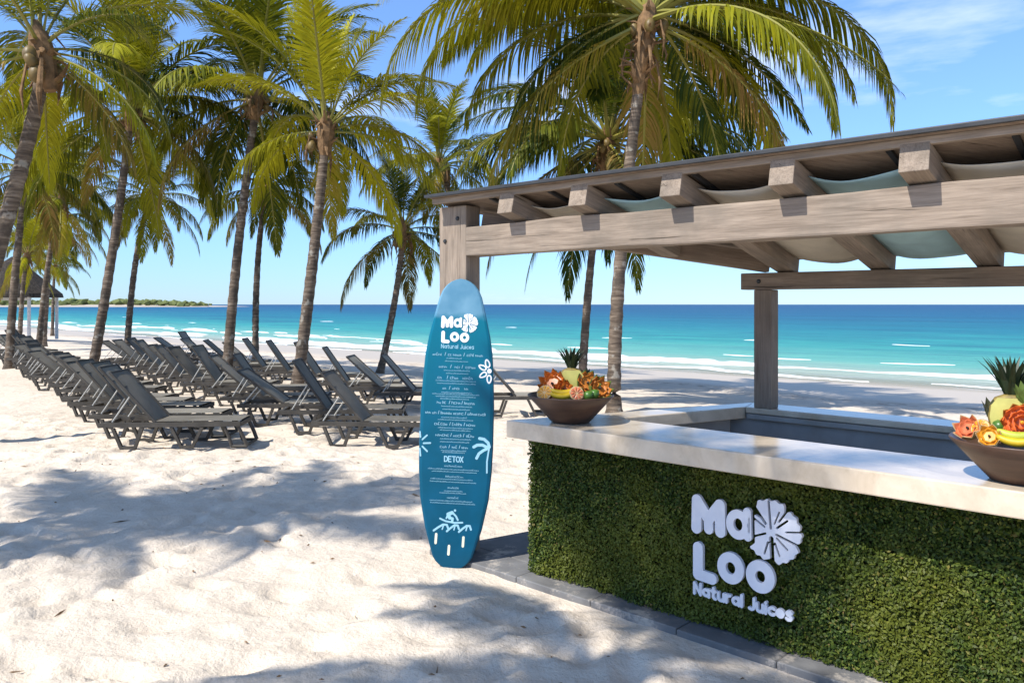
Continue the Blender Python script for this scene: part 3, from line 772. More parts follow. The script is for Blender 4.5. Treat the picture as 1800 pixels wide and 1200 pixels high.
# ------------------------------------------------------------------ surfboard menu
def surfboard():
    base = Vector((-0.456, 6.0, ground(-.456, 6.0) - .01)); top = Vector((-0.388, 6.07, 2.145))
    H = (top - base).length; zax = (top - base).normalized()
    face = Vector((-.10, -1, 0)); xax = Vector((1, -.10, 0)); xax = (xax - zax * xax.dot(zax)).normalized(); yax = zax.cross(xax).normalized()
    o = empty('surfboard', base); o.matrix_world = Matrix.Translation(base) @ Matrix((xax, yax, zax)).transposed().to_4x4()
    tag(o, 'teal surfboard painted as a menu leaning against the timber post', 'surfboard')
    k = H / 500.0                      # metres per photo pixel along the board
    prof = [(0, 2), (.003, 10), (.008, 17.5), (.016, 24), (.026, 29.5), (.042, 35), (.08, 41), (.14, 50), (.24, 60), (.34, 64), (.42, 65), (.56, 64.5), (.66, 62), (.74, 59), (.80, 54), (.86, 47), (.90, 42), (.935, 37.5), (.96, 32), (.978, 25), (.99, 17), (.997, 9), (1, 2)]
    def hw(f):
        for (a, b), (c, d) in zip(prof, prof[1:]):
            if f <= c: return (b + (d - b) * (f - a) / (c - a)) * k * 1.0
        return prof[-1][1] * k
    fr = sorted(set([i / 60 for i in range(61)] + [p[0] for p in prof]))
    mb = MB(); nr = 12; rings = []
    for f in fr:
        w = hw(f); th = .030 * min(1, (w / .16)) ** .6 + .004; r = []
        for q in range(nr):      # flat deck at y=0, rounded rails, domed back
            a = 2 * math.pi * q / nr
        r = [(-w * .0, 0), (w * .90, 0), (w * .975, .006), (w, th * .55), (w * .965, th * 1.25), (w * .8, th * 1.75), (0, th * 2.1), (-w * .8, th * 1.75), (-w * .965, th * 1.25), (-w, th * .55), (-w * .975, .006), (-w * .90, 0)]
        rings.append([(x, y, f * H) for x, y in r])
    n = 12
    mb.v = [p for r in rings for p in r]
    for i in range(len(fr) - 1):
        for q in range(n): mb.f.append((i * n + q, i * n + (q + 1) % n, (i + 1) * n + (q + 1) % n, (i + 1) * n + q)); mb.m.append(0)
    mb.f.append(tuple(reversed(range(n)))); mb.f.append(tuple(range((len(fr) - 1) * n, len(fr) * n))); mb.m += [0, 0]
    me = mb.mesh('board'); fix_normals(me)
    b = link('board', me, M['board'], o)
    # photo pixels -> board plane
    def bp_(px, py):
        f = (990 - py); cx = 795.5 + (990 - py) * .027; return ((px - cx) * k, f * k)
    def put(name, prims, h, mat, box=None, depth=.0022):
        me = sdf_mesh(name, prims, box or prim_box(prims, .02), h, depth); return link(name, me, mat, o, (0, .0004, 0))
    # logo, scaled from the sign
    q0 = sp(1222, 866); q1 = sp(1414, 1040)
    t0 = bp_(775, 555); t1 = bp_(838, 603); sx_ = (t1[0] - t0[0]) / (q1[0] - q0[0]); sy_ = (t0[1] - bp_(0, 600)[1]) / (q0[1] - sp(1342, 1038)[1])
    for nm, pr in LOGO:
        bx = prim_box(pr); me = sdf_mesh('logo_print', pr, bx, .012, .003)
        for v in me.vertices: v.co = ((v.co.x - q0[0]) * sx_ + t0[0], v.co.y, (v.co.z - q0[1]) * sy_ + t0[1])
        link('logo_print', me, M['print_white'], o, (0, .0004, 0))
    w0 = bp_(775, 611); w1 = bp_(832, 611)
    tp = [p for g_ in word_prims('Natural Juices', w0[0], w0[1], .030, w1[0] - w0[0], .0023) for p in g_]
    put('title_print', tp, .0017, M['print'])
    # menu lines: headings (pixel spans of the words) and small print rows
    rg = random.Random(4); heads = MB(); small = MB()
    def scribble(mb, px0, px1, py, hpx, wpx, gap):
        x = px0
        while x < px1 - .5:
            w = min(wpx * rg.uniform(.7, 1.2), px1 - x); hh = hpx * rg.choice((.62, .7, .7, .8, 1.0)); st = max(.36, wpx * .19)
            kind_ = rg.randrange(4)
            L = [((x, py - hh), (x + st, py))] if kind_ != 3 else []
            if kind_ in (0, 1): L += [((x + st, py - hh * .68), (x + w - st, py - hh * .68 + st)), ((x + w - st, py - hh * .68), (x + w, py))]
            if kind_ == 2: L += [((x + st, py - st), (x + w, py)), ((x + st, py - hh), (x + w, py - hh + st))]
            if kind_ == 3: L += [((x, py - hh * .7), (x + w, py - hh * .7 + st)), ((x, py - st), (x + w, py)), ((x, py - hh * .7), (x + st, py)), ((x + w - st, py - hh * .7), (x + w, py))]
            for (a, c) in L:
                (ax, az), (cx, cz) = bp_(*a), bp_(*c)
                mb.add([(ax, -.0022, az), (ax, -.0022, cz), (cx, -.0022, cz), (cx, -.0022, az)], [(0, 1, 2, 3)])
            x += w + gap
    def slash(px, py):
        P = [bp_(px, py), bp_(px + .9, py), bp_(px + 2.6, py - 6), bp_(px + 1.7, py - 6)]; heads.add([(a, -.0022, b) for a, b in P], [(0, 1, 2, 3)])
    H_ = [(624, [(760, 776), (787, 793), (796, 810), (820, 832), (835, 848)], [781, 814]), (645, [(771, 786), (799, 808), (818, 835)], [791, 811]),
          (664, [(769, 777), (791, 805), (813, 830)], [785]), (682, [(778, 784), (795, 807), (816, 823)], [789]),
          (707, [(768, 776), (778, 785), (794, 809), (816, 834)], [789, 811]), (725, [(748, 757), (760, 767), (775, 795), (797, 815), (822, 838), (840, 853)], [770, 817]),
          (744, [(764, 773), (775, 787), (795, 812), (820, 835)], [790, 815]), (763, [(766, 790), (797, 811), (820, 834)], [792, 814]), (783, [(774, 786), (795, 804), (812, 823)], [789, 807]),
          (815, [(782, 813)], []), (833, [(784, 816)], []), (852, [(788, 808)], []), (869, [(787, 807)], [])]
    for (y, sp_, sl) in H_:
        small_h = y > 805
        for (a, c) in sp_: scribble(heads, a, c, y, 3.4 if small_h else 5.2, 2.0 if small_h else 3.0, .7 if small_h else .9)
        for s_ in sl: slash(s_, y)
    S_ = [(629, 784, 812), (634, 782, 822), (650, 780, 826), (655, 784, 823), (668, 766, 836), (672.5, 768, 836), (688, 776, 830), (691, 760, 842), (695, 766, 836), (699, 774, 824),
          (712, 776, 830), (717, 778, 826), (731, 776, 822), (735, 770, 832), (749, 770, 832), (753, 774, 828), (768, 774, 828), (773, 774, 826), (788, 776, 820), (791, 778, 818),
          (820, 753, 842), (824, 760, 838), (837, 758, 832), (841.5, 757, 838), (857, 782, 814), (860.5, 774, 820), (874, 757, 832), (878, 758, 836)]
    for (y, a, c) in S_: scribble(small, a, c, y, 2.3, 1.5, .75)
    tag(heads.build('menu_heading', M['print'], o), kind='stuff'); tag(small.build('menu_small_print', M['print'], o), kind='stuff')
    # DETOX
    bl_ = {'D': [[(0, 0), (0, 1), (.35, .95), (.55, .7), (.55, .3), (.35, .05), (0, 0)]], 'E': [[(.5, 1), (0, 1), (0, 0), (.5, 0)], [(0, .5), (.42, .5)]], 'T': [[(0, 1), (.6, 1)], [(.3, 1), (.3, 0)]],
           'O': [arc(.3, .5, .3, 0, 360, 14, .5)], 'X': [[(0, 0), (.5, 1)], [(0, 1), (.5, 0)]]}
    x = 782; dp = []
    for ch in 'DETOX':
        for pl in bl_[ch]: dp.append(('cap', [bp_(x + p[0] * 9.4, 806 - p[1] * 9) for p in pl], .0038))
        x += 6.9
    put('detox_print', dp, .0022, M['print'])
    # flower on the right rail
    c = (859.5, 648)
    pr = []
    for (dx, dy, an, cut) in [(-3.5, -13, 80, 1), (-12, -6, 25, 1), (-11, 7, -35, 1), (-.5, 14, -85, 1)]:
        e = (math.cos(R(an)) * 5, -math.sin(R(an)) * 5) if True else 0
        px_, py_ = c[0] + dx, c[1] + dy; ca, sa = math.cos(R(an)), math.sin(R(an))
        sgn = -1
        pts = []
        for q in range(17):
            a_ = 2 * math.pi * q / 16; lx = math.cos(a_) * 6.6; ly = math.sin(a_) * 3.5 * (1 - .25 * math.cos(a_)); L_ = math.hypot(dx, dy); ux, uy = dx / L_, dy / L_
            pts.append(bp_(px_ + lx * ux - ly * uy, py_ + lx * uy + ly * ux))
        pr.append(('cap', pts, .0052))
    put('flower_print', pr + [('ell',) + bp_(859.5, 648) + (.017, .019)], .0026, M['print_white'])
    # sunburst on the left rail
    pr = []
    for (xa, ya, xb, yb) in [(738.6, 757, 739.6, 766), (743, 770, 751, 762.5), (745, 776.5, 757, 775.5), (743, 782, 751.5, 790), (738.6, 786, 739.8, 798)]: pr.append(('cap', [bp_(xa, ya), bp_(xb, yb)], .0062))
    put('sunburst_print', pr, .003, M['print'])
    # palm tree on the right rail
    pr = [('cap', [bp_(x_, y_) for x_, y_ in pts], r_) for pts, r_ in [([(843, 764), (851, 765), (858, 771), (860, 778)], .011), ([(833, 779), (839, 775.5), (848, 775), (857, 779)], .011),
          ([(838, 798), (842, 790), (850, 784), (858, 780)], .0105), ([(860, 778), (858, 790), (856, 803), (856, 822)], .006)]]
    put('palm_print', pr, .003, M['print'])
    # surfer emblem over curling waves
    pr = [('cap', [bp_(x_, y_) for x_, y_ in pts], r_) for pts, r_ in [([(801, 889)], .009), ([(796, 893), (789, 896), (792, 902)], .013), ([(797, 893), (803, 899), (806, 905)], .007), ([(791, 902), (797, 903), (796, 908)], .009), ([(789, 896), (786, 903)], .006),
          ([(775, 904), (785, 908), (800, 910), (814, 909)], .0065)]]
    for (x_, s_) in ((764, 1.15), (787, .95), (808, .95)):
        pr += [('cap', [bp_(x_, 925), bp_(x_ + 7 * s_, 919), bp_(x_ + 14 * s_, 914), bp_(x_ + 20 * s_, 914), bp_(x_ + 22 * s_, 920)], .0075), ('cap', [bp_(x_ + 15 * s_, 915), bp_(x_ + 13 * s_, 922)], .005)]
    put('surfer_print', pr, .003, M['print'])
    for (x_, y0_, y1_) in ((767.5, 929, 948), (815, 932, 951), (790, 948, 966)):
        put('fin_mark', [('cap', [bp_(x_ + 1, y0_ + 2), bp_(x_, y1_ - 2)], .0095)], .003, M['print_cream'])
    fb = MB(); fb.prism([(.05, .05), (.16, .085), (.19, .19), (.10, .20), (.05, .20)], -.004, .004)
    for f_ in (-1, 1):
        fo = fb.mesh('fin'); fo.transform(Matrix(((0, 0, 1, f_ * .09), (1, 0, 0, .02), (0, 1, 0, 0), (0, 0, 0, 1)))); link('fin', fo, M['fin'], o)
surfboard()

# ------------------------------------------------------------------ coconut palms
def frond_mesh(name, e0, bend, droop, seed, npair=88, lw=.0092, ll=.25, vee=.30):
    g = random.Random(seed); N = 26; pts = []; th = R(e0); p = Vector((0, 0, 0)); side = g.uniform(-.05, .05)
    for i in range(N + 1):
        t = i / N; a = R(e0 - bend * t ** 1.25); pts.append(p.copy())
        p = p + Vector((math.cos(a), side * t, math.sin(a))) / N
    mb = MB()
    mb.tube(pts[:-1], [(.0125 if i < 2 else .0095) * (1 - i / N) ** .75 + .0012 for i in range(N)], 5, True, 1, .8)
    def at(t):
        f = t * N; i = min(N - 1, int(f)); return pts[i].lerp(pts[i + 1], f - i), (pts[i + 1] - pts[i]).normalized()
    tw = g.uniform(-.25, .25)
    for j in range(npair):
        t = .15 + .85 * (j + .5) / npair
        pf = min(1, .42 + (t - .15) / .22 * .58) if t < .37 else max(.22, 1 - ((t - .37) / .63) ** 1.7 * .80)
        for sd in (-1, 1):
            if g.random() < .03: continue
            c, tan = at(min(.995, t + g.uniform(-.006, .006)))
            sidev = Vector((0, sd, 0)); upv = tan.cross(Vector((0, 1, 0))); upv = -upv if upv.dot(Vector((-math.sin(R(e0)), 0, math.cos(R(e0))))) < 0 else upv
            an = R(72 - 48 * t + g.uniform(-7, 7))
            d = (tan * math.cos(an) + sidev * math.sin(an) + upv * (vee + sd * tw * .6 + g.uniform(-.16, .16)) * math.sin(an)).normalized()
            L = ll * pf * g.uniform(.86, 1.1); w = lw * (.75 + .5 * pf) * g.uniform(.8, 1.15)
            wd = (tan - d * tan.dot(d)).normalized()
            q = c; rows = []; dd = d; dr = droop * g.uniform(.75, 1.3)
            for k, (wk) in enumerate((.55, 1.0, .85, .45)):
                rows.append((q - wd * w * wk * .5, q + wd * w * wk * .5))
                if k < 3 or True:
                    dd = (dd + Vector((0, 0, -dr * (.35 + .4 * k)))).normalized(); q = q + dd * L / 4
            wd2 = wd
            vs_ = [x for r_ in rows for x in r_] + [q]
            mb.add(vs_, [(0, 1, 3, 2), (2, 3, 5, 4), (4, 5, 7, 6), (6, 7, 8)], 0)
    me = mb.mesh(name); me.materials.append(M['frond']); me.materials.append(M['rachis']); return me
CLS = [(82, 24, .10, .34), (66, 50, .18, .30), (50, 72, .28, .24), (36, 88, .42, .16), (20, 96, .55, .08), (2, 88, .65, .04), (-20, 64, .60, .04), (-45, 38, .40, .05)]
FRONDS = [[frond_mesh('frond', e, b, d, 100 + i * 5 + k, 88, vee=v) for k in range(2)] for i, (e, b, d, v) in enumerate(CLS)]
LONGF = [frond_mesh('frond', 34, 76, .55, 301, 120, .0072, .215, .06), frond_mesh('frond', 30, 122, .60, 302, 124, .0072, .225, .02), frond_mesh('frond', -2, 52, .40, 303, 110, .0075, .205, .10)]
FOLD = frond_mesh('frond', -52, 36, .3, 340, 40, .010, .17, .0)

def nut_mesh():
    mb = MB(); mb.lathe([(.001, -.13), (.05, -.12), (.09, -.06), (.10, .0), (.085, .07), (.045, .12), (.001, .13)], 10); me = mb.mesh('coconut', True); me.materials.append(M['coconut']); return me
NUT = nut_mesh()
def palm(base, mid, top, r, FL, n0, seed, label, group='coconut palms on the beach', lime=.3, spec=None, hk=1.0, nuts=5, tilt=0.0, skip_low=False, phase=None, wide=0):
    n = int(n0 * 1.32); FL *= 1.04; g = random.Random(seed); gz = ground(base.x, base.y) if wide == 0 else terrain(base.x, base.y)
    base = Vector((base.x, base.y, gz - .12)); o = empty('palm_tree', base); tag(o, label, 'palm tree', group)
    N = 44; pts, rad = [], []
    for i in range(N + 1):
        t = i / N; p = base * (1 - t) ** 2 + mid_ctrl(base, mid, top) * 2 * t * (1 - t) + top * t * t
        ringw = 1 + .05 * ((i % 2) * 2 - 1) + g.uniform(-.03, .03)
        rr = r * .82 * (1.0 - .30 * t) * (1 + .55 * max(0, 1 - t / .10) ** 2) * ringw; pts.append(p - base); rad.append(rr)
    mb = MB(); mb.tube(pts, rad, 12); mb.build('trunk', M['trunk'], o, None, None, True)
    # fibre and old leaf bases under the crown
    mb = MB(); tp = top - base; dirn = (pts[-1] - pts[-4]).normalized()
    mb.tube([tp - dirn * .55 * hk, tp - dirn * .30 * hk, tp - dirn * .02, tp + dirn * .22, tp + dirn * .45], [r * .60, r * .95, r * 1.2, r * .95, r * .3], 10)
    for k in range(int(18 * hk)):
        a = k * 2.4; rd = Vector((math.cos(a), math.sin(a), 0)); zz = g.uniform(-.5 * hk, .15)
        q = tp + dirn * zz; mb.tube([q + rd * r * .5, q + rd * r * 1.3 + Vector((0, 0, .10)), q + rd * r * g.uniform(1.6, 2.3 + .4 * (hk - 1)) + Vector((0, 0, g.uniform(-.12, .30)))], [.05, .045, .014], 5, True, 0, .5)
    for k in range(int(6 * hk)):      # hanging spathes and dead stalks
        a = g.uniform(0, 6.28); rd = Vector((math.cos(a), math.sin(a), 0)); q = tp + dirn * g.uniform(-.35 * hk, -.1); Ls = g.uniform(.35, .7)
        mb.tube([q + rd * r * .6, q + rd * r * 2.0 + Vector((0, 0, .06)), q + rd * r * 2.5 + Vector((0, 0, -Ls * .5)), q + rd * r * 2.2 + Vector((0, 0, -Ls))], [.03, .026, .034, .008], 5, True, 0, .6)
    mb.build('leaf_base', M['husk'], o)
    def put(me, az, L, off, col):
        f = bpy.data.objects.new('frond', me); COL.objects.link(f); f.parent = o; f.location = tp + dirn * off + Vector((math.cos(az), math.sin(az), 0)) * r * .5
        f.rotation_euler = (g.uniform(-.12, .12), g.uniform(-.06, .06), az); f.scale = (L, L, L); f.color = col
    ph = g.uniform(0, 6.28) if phase is None else phase
    for i in range(n):
        f = ((i + g.uniform(-.4, .4)) / n); ci = int(min(7, max(0, f * 7.6 + g.uniform(-.4, .4))))
        az = ph + i * 2.39996 + g.uniform(-.2, .2)
        if math.sin(az) < ((-.35 if ci >= 2 else -.8) if skip_low else (-.35 if ci >= 5 else -.8 if ci >= 3 else -2)) and g.random() < (.95 if skip_low else .7): continue
        if skip_low and ci > 6: continue
        L = FL * g.uniform(.85, 1.08) * (.80 if ci == 0 else .92 if ci > 5 else 1)
        dry = 0.0
        if ci >= 6 and g.random() < .55: dry = g.uniform(.4, 1.0)
        yl = min(1, max(0, lime + .08 + g.uniform(-.34, .36) + (.15 if ci < 2 else 0) + (.15 if ci > 5 else 0)))
        put(FRONDS[ci][g.randrange(2)], az, L, .25 - .05 * ci, (yl, dry, 0, 1))
    for (mi, az, L, yl) in (spec or []): put(mi, az, L, .15, (yl, 0, 0, 1))
    for k in range(nuts):
        a = g.uniform(0, 6.28); q = tp + Vector((math.cos(a) * r * g.uniform(1.4, 2.0), math.sin(a) * r * g.uniform(1.4, 2.0), g.uniform(-.40, -.02)))
        c = link('coconut', NUT, None, o, q, (g.uniform(-.5, .5), g.uniform(-.5, .5), 0)); s_ = g.uniform(.75, 1.05); c.scale = (s_, s_, s_)
    return o
def mid_ctrl(b, m, t): return m * 2 - (b + t) / 2
def palm_px(d, bx, mx, my, cx, cy, r, FL, n, seed, label, dd=0.0, **kw):
    b = Vector(((bx - 900) / F * d, d, 0)); m = ray(mx, my, d + dd * .5); t = ray(cx, cy, d + dd)
    return palm(b, m, t, r, FL, n, seed, label, **kw)
pi = math.pi
palm_px(14.0, 1080, 1091, 450, 1138, 38, .155, 4.6, 34, 1, 'tallest palm behind the bar with long arching fronds and spiral barked trunk', lime=.42, nuts=9, hk=2.4,
        spec=[(LONGF[1], pi + .02, 6.0, .85), (LONGF[1], pi - .30, 5.6, .6), (LONGF[0], pi + .30, 5.4, .75), (LONGF[0], pi - .6, 5.0, .4), (LONGF[1], -.02, 5.7, .45), (LONGF[1], .32, 5.3, .55), (LONGF[0], -.25, 5.0, .5), (LONGF[2], -.28, 4.5, .30), (LONGF[2], .5, 4.2, .15), (FRONDS[5][0], pi - .8, 3.6, .05), (FRONDS[6][0], .9, 3.6, .1), (FRONDS[6][1], pi - .1, 3.4, .05), (FRONDS[5][0], -.3, 3.4, .1), (FRONDS[5][1], pi - .5, 3.8, .05), (FRONDS[5][1], .6, 3.8, .05)], skip_low=True)
palm_px(20.0, 1022, 1040, 450, 1068, 250, .135, 4.5, 38, 2, 'palm with dark drooping fronds just left of the tallest palm behind the bar', lime=.06, nuts=8, hk=1.4,
        spec=[(FRONDS[4][0], 0.1, 5.3, .05), (FRONDS[4][1], -.35, 5.2, .1), (FRONDS[3][1], .25, 5.6, .1), (FRONDS[5][0], -.1, 4.8, .0), (FRONDS[4][0], pi, 4.6, .1), (FRONDS[5][1], pi + .3, 4.4, .05), (FRONDS[3][0], pi - .2, 4.8, .1)])
palm_px(17.6, 520, 552, 440, 573, 232, .17, 3.3, 22, 3, 'palm with bright lime fronds and pinkish upper bark by the middle lounger row', lime=.9, nuts=3, skip_low=True,
        spec=[(FRONDS[0][0], -pi / 2, 3.4, .9), (FRONDS[1][0], -pi / 2 + .15, 3.5, .95), (FRONDS[2][0], pi + .2, 2.9, .8), (FRONDS[2][1], -.3, 2.8, .7), (FRONDS[1][1], pi - .2, 3.3, .6)])
palm_px(23.5, 666, 697, 510, 707, 408, .13, 3.1, 26, 4, 'short slender palm just left of the surfboard, brown pods hanging under its crown', lime=.25, nuts=6, skip_low=True)
palm_px(20.5, 398, 417, 450, 452, 175, .165, 4.1, 30, 5, 'tall dark crowned palm with a thick grey trunk beside the seaward row of loungers', lime=.15, nuts=6)
palm_px(25.0, 450, 452, 480, 468, 335, .135, 2.7, 24, 6, 'thin straight palm with ringed white and dark bark right of the thick grey trunk', lime=.35, nuts=4,
        spec=[(FRONDS[4][0], -.5, 2.6, .95), (FRONDS[5][1], -1.0, 2.4, .9)])
palm_px(21.0, 158, 198, 440, 232, 195, .16, 4.0, 30, 7, 'leaning palm with a heavy olive crown and two yellow upright young leaves above the loungers', lime=.28, nuts=5,
        spec=[(FRONDS[0][1], -.4, 2.4, 1.0), (FRONDS[1][1], -.6, 2.6, 1.0)])
palm_px(27.0, 222, 237, 470, 264, 348, .135, 2.7, 26, 8, 'slim palm leaning right with an orange brown frond, standing nearest the headland', lime=.35, nuts=4)
palm_px(11.0, -115, 38, 290, 74, 92, .14, 2.45, 24, 9, 'palm leaning in over the left edge, brown fibrous crown near the top corner', lime=.30, nuts=4, skip_low=True)
palm_px(24.0, 15, 28, 470, 48, 300, .15, 3.5, 28, 10, 'full green palm behind the leaning one at the left edge', lime=.32, nuts=5)
palm_px(29.0, 66, 84, 470, 108, 352, .13, 2.7, 26, 11, 'palm with bright yellow arching fronds left of the leaning olive palm', lime=.55, nuts=4)
palm_px(33.0, 33, 40, 510, 47, 452, .12, 2.1, 20, 12, 'small palm with a pale sunlit trunk at the far end of the landward loungers', lime=.60, nuts=2)
palm_px(37.0, 76, 84, 490, 92, 395, .16, 3.0, 24, 13, 'dark sided palm with a thick trunk in front of the far bay', lime=.18, nuts=4)
palm_px(40.0, 22, 26, 500, 34, 415, .13, 3.0, 22, 14, 'grey trunked palm beside the beach hut', lime=.30, nuts=3)
palm_px(58.0, 92, 94, 510, 97, 470, .14, 2.8, 20, 15, 'farthest small palm on the shore with wispy green fronds', lime=.25, nuts=0)
palm_px(26.0, 806, 799, 430, 776, 292, .13, 3.0, 22, 17, 'palm with drooping yellow olive crown just above the top of the timber post', lime=.45, nuts=3)
# palms that stand beside and behind the photographer; the photo shows their shade on the sand
for k, (x, y, h, FLn) in enumerate([(-9.2, 3.4, 6.2, 2.7), (-7.2, 4.0, 5.9, 2.4), (-4.7, 0.6, 6.6, 2.3)]):
    palm(Vector((x, y, 0)), Vector((x + .3, y + .1, h * .5)), Vector((x + .7, y + .3, h)), .15, FLn, 20, 60 + k, ['palm left of the photographer beside the landward loungers', 'lower palm left of the photographer that shades the open sand', 'palm close behind the photographer that shades the hedge'][k], group='palms round the photographer', lime=.3, nuts=4)

# ------------------------------------------------------------------ sun loungers
def lounger_meshes():
    d = {}
    def fin(mb, name, bev=.006):
        me = mb.mesh(name); fix_normals(me); return bevel_mesh(me, bev, 1) if bev else me
    mb = MB(); # frame: two side rails and cross bars (x from head -0.93 to foot +0.93)
    for s in (-1, 1): mb.box((0, s * .30, .325), (1.84, .038, .060))
    for x in (-.90, -.25, .30, .90): mb.box((x, 0, .315), (.05, .555, .05))
    d['frame'] = fin(mb, 'frame', 0)
    def loop(x0, x1, xb0, xb1, s):     # trapezoid loop leg in the side plane
        mb = MB(); w = .042
        for (a, b) in ((x0, xb0), (x1, xb1)):
            mb.add([(a - w / 2, s * .30 - .024, .285), (a + w / 2, s * .30 - .024, .285), (a + w / 2, s * .30 + .024, .285), (a - w / 2, s * .30 + .024, .285),
                    (b - w / 2, s * .30 - .024, .0), (b + w / 2, s * .30 - .024, .0), (b + w / 2, s * .30 + .024, .0), (b - w / 2, s * .30 + .024, .0)],
                   [(3, 2, 1, 0), (4, 5, 6, 7), (0, 1, 5, 4), (1, 2, 6, 5), (2, 3, 7, 6), (3, 0, 4, 7)])
        mb.box(((xb0 + xb1) / 2, s * .30, .022), (abs(xb1 - xb0), .044, .04)); return fin(mb, 'leg', 0)
    d['legs'] = [loop(-.74, -.36, -.62, -.46, s) for s in (-1, 1)] + [loop(.02, .42, .16, .28, s) for s in (-1, 1)]
    mb = MB()
    for s in (-1, 1):
        mb.tube([(.88, s * .28, .30), (.955, s * .275, .14), (1.0, s * .27, .02)], .026, 6)
        mb.tube([(.70, s * .28, .30), (.765, s * .275, .14), (.80, s * .27, .02)], .024, 6)
        mb.tube([(.79, s * .27, .022), (1.0, s * .27, .022)], .022, 6)
    mb.tube([(.985, -.27, .022), (.985, .27, .022)], .02, 6)
    d['legs'].append(fin(mb, 'leg', 0))
    def sling(L, tilt, org, sag):
        mb = MB(); n, m = 8, 6
        for i in range(n + 1):
            for j in range(m + 1):
                f, q = i / n, j / m * 2 - 1; x = L * f; z = -sag * (1 - q * q) * math.sin(math.pi * f); ca, sa = math.cos(tilt), math.sin(tilt)
                mb.v.append((org[0] + x * ca - z * sa, q * .272, org[2] + x * sa + z * ca))
        for i in range(n):
            for j in range(m): k = i * (m + 1) + j; mb.f.append((k, k + 1, k + m + 2, k + m + 1)); mb.m.append(0)
        return mb.mesh('sling', True)
    d['seat'] = sling(1.10, 0, (-.20, 0, .366), .02)
    d['var'] = []
    for deg in (49, 42, 56, 36):
        T = pi - R(deg); ca, sa = math.cos(T), math.sin(T); v = {'back': sling(.86, T, (-.22, 0, .37), .03)}
        mb = MB()
        for s in (-1, 1): mb.tube([(-.20, s * .285, .355), (-.22 + .43 * ca, s * .285, .37 + .43 * sa), (-.22 + .86 * ca, s * .285, .37 + .86 * sa)], [.021, .021, .018], 6)
        for f in (.86, .60): mb.tube([(-.22 + f * ca, -.285, .37 + f * sa), (-.22 + f * ca, .285, .37 + f * sa)], .016, 6)
        v['bframe'] = fin(mb, 'backrest_frame', 0); v['stays'] = []
        a = (-.22 + .46 * ca, 0, .37 + .46 * sa)
        for s in (-1, 1):
            mb = MB(); mb.tube([(a[0], s * .262, a[2]), (a[0] - .24, s * .262, .36)], .011, 6); v['stays'].append(mb.mesh('stay'))
        d['var'].append(v)
    return d
LM = lounger_meshes()
def lounger_proto(v):
    o = empty('sun_lounger', (0, 0, 0))
    link('frame', LM['frame'], M['resin'], o)
    for me in LM['legs']: link('leg', me, M['resin'], o)
    link('seat_sling', LM['seat'], M['sling'], o); link('backrest_sling', v['back'], M['sling'], o); link('backrest_frame', v['bframe'], M['resin'], o)
    for me in v['stays']: link('stay', me, M['alu'], o)
    return o
protos = {}
GR = 'sun loungers set out in rows on the beach'
def put_lounger(x, y, rz, label, light=0.0, var=0):
    if var in protos: o = copy_tree(protos[var])
    else: o = protos[var] = lounger_proto(LM['var'][var])
    z = max(ground(x + dx, y + dy) for dx in (-.6, 0, .6) for dy in (-.25, .25)) - .012
    o.location = (x, y, z); o.rotation_euler = (0, 0, rz); tag(o, label, 'sun lounger', GR)
    for c in o.children:
        if c.name.startswith(('seat_sling', 'backrest_sling')): c.color = (light, 0, 0, 1)
ORD = ['first', 'second', 'third', 'fourth', 'fifth', 'sixth', 'seventh', 'eighth', 'ninth', 'tenth', 'eleventh', 'twelfth', 'thirteenth', 'fourteenth', 'fifteenth', 'sixteenth', 'seventeenth', 'eighteenth', 'nineteenth', 'twentieth']
def row(p0, p1, n, name, first, farname, rz, seed, nuniq, light=0.0, jit=.12):
    g = random.Random(seed)
    for i in range(n):
        f = i / (n - 1); f = f ** 1.04; x = p0[0] + (p1[0] - p0[0]) * f + g.uniform(-jit, jit); y = p0[1] + (p1[1] - p0[1]) * f + g.uniform(-jit, jit)
        lb = first if i == 0 else ('%s dark sling lounger from the near end of the %s row' % (ORD[i], name) if i < nuniq else farname)
        put_lounger(x, y, rz + g.uniform(-.10, .10), lb, min(1, max(0, light + g.uniform(-.2, .5))), g.choice((0, 0, 1, 1, 2, 3)) if i else 0)
row((-4.5, 10.85), (-17.6, 28.6), 20, 'landward', 'dark lounger nearest the camera in the left row with its open foot leg showing', 'dark lounger in the tangled far end of the landward row', R(1), 1, 14, .15)
row((-1.95, 11.15), (-11.3, 23.9), 13, 'middle', 'dark lounger half hidden by the surfboard at the near end of the middle row', 'dark lounger at the far end of the middle row', R(1), 2, 11, .0)
row((-1.55, 14.9), (-10.9, 26.6), 11, 'seaward', 'grey lounger in front of the slender palm at the near end of the seaward row', 'grey lounger at the far end of the seaward row', R(2), 3, 10, .45)
put_lounger(.25, 14.0, R(3), 'pale grey lounger standing alone between the surfboard and the fruit bowl', .9)

# ------------------------------------------------------------------ dry husk bits and twigs lying on the sand
def litter():
    g = random.Random(77); mb = MB()
    for k in range(260):
        x, y = g.uniform(-7, 2.2), 3.4 + 9 * g.random() ** 1.4
        if V.x * x + V.y * y > 3.95 and U.x * x + U.y * y > -4.8: continue
        z = ground(x, y) + .012; a = g.uniform(0, 6.28); L = g.uniform(.008, .028) if g.random() < .85 else g.uniform(.04, .10); w = g.uniform(.003, .009)
        c, s_ = math.cos(a) * L, math.sin(a) * L; nx, ny = -math.sin(a) * w, math.cos(a) * w
        mb.add([(x - c, y - s_, z), (x + nx, y + ny, z + .004), (x + c, y + s_, z + .002), (x - nx, y - ny, z - .003), (x, y, z + .010)], [(0, 1, 4), (1, 2, 4), (2, 3, 4), (3, 0, 4)])
    tag(mb.build('beach_litter', M['husk']), kind='stuff')
litter()

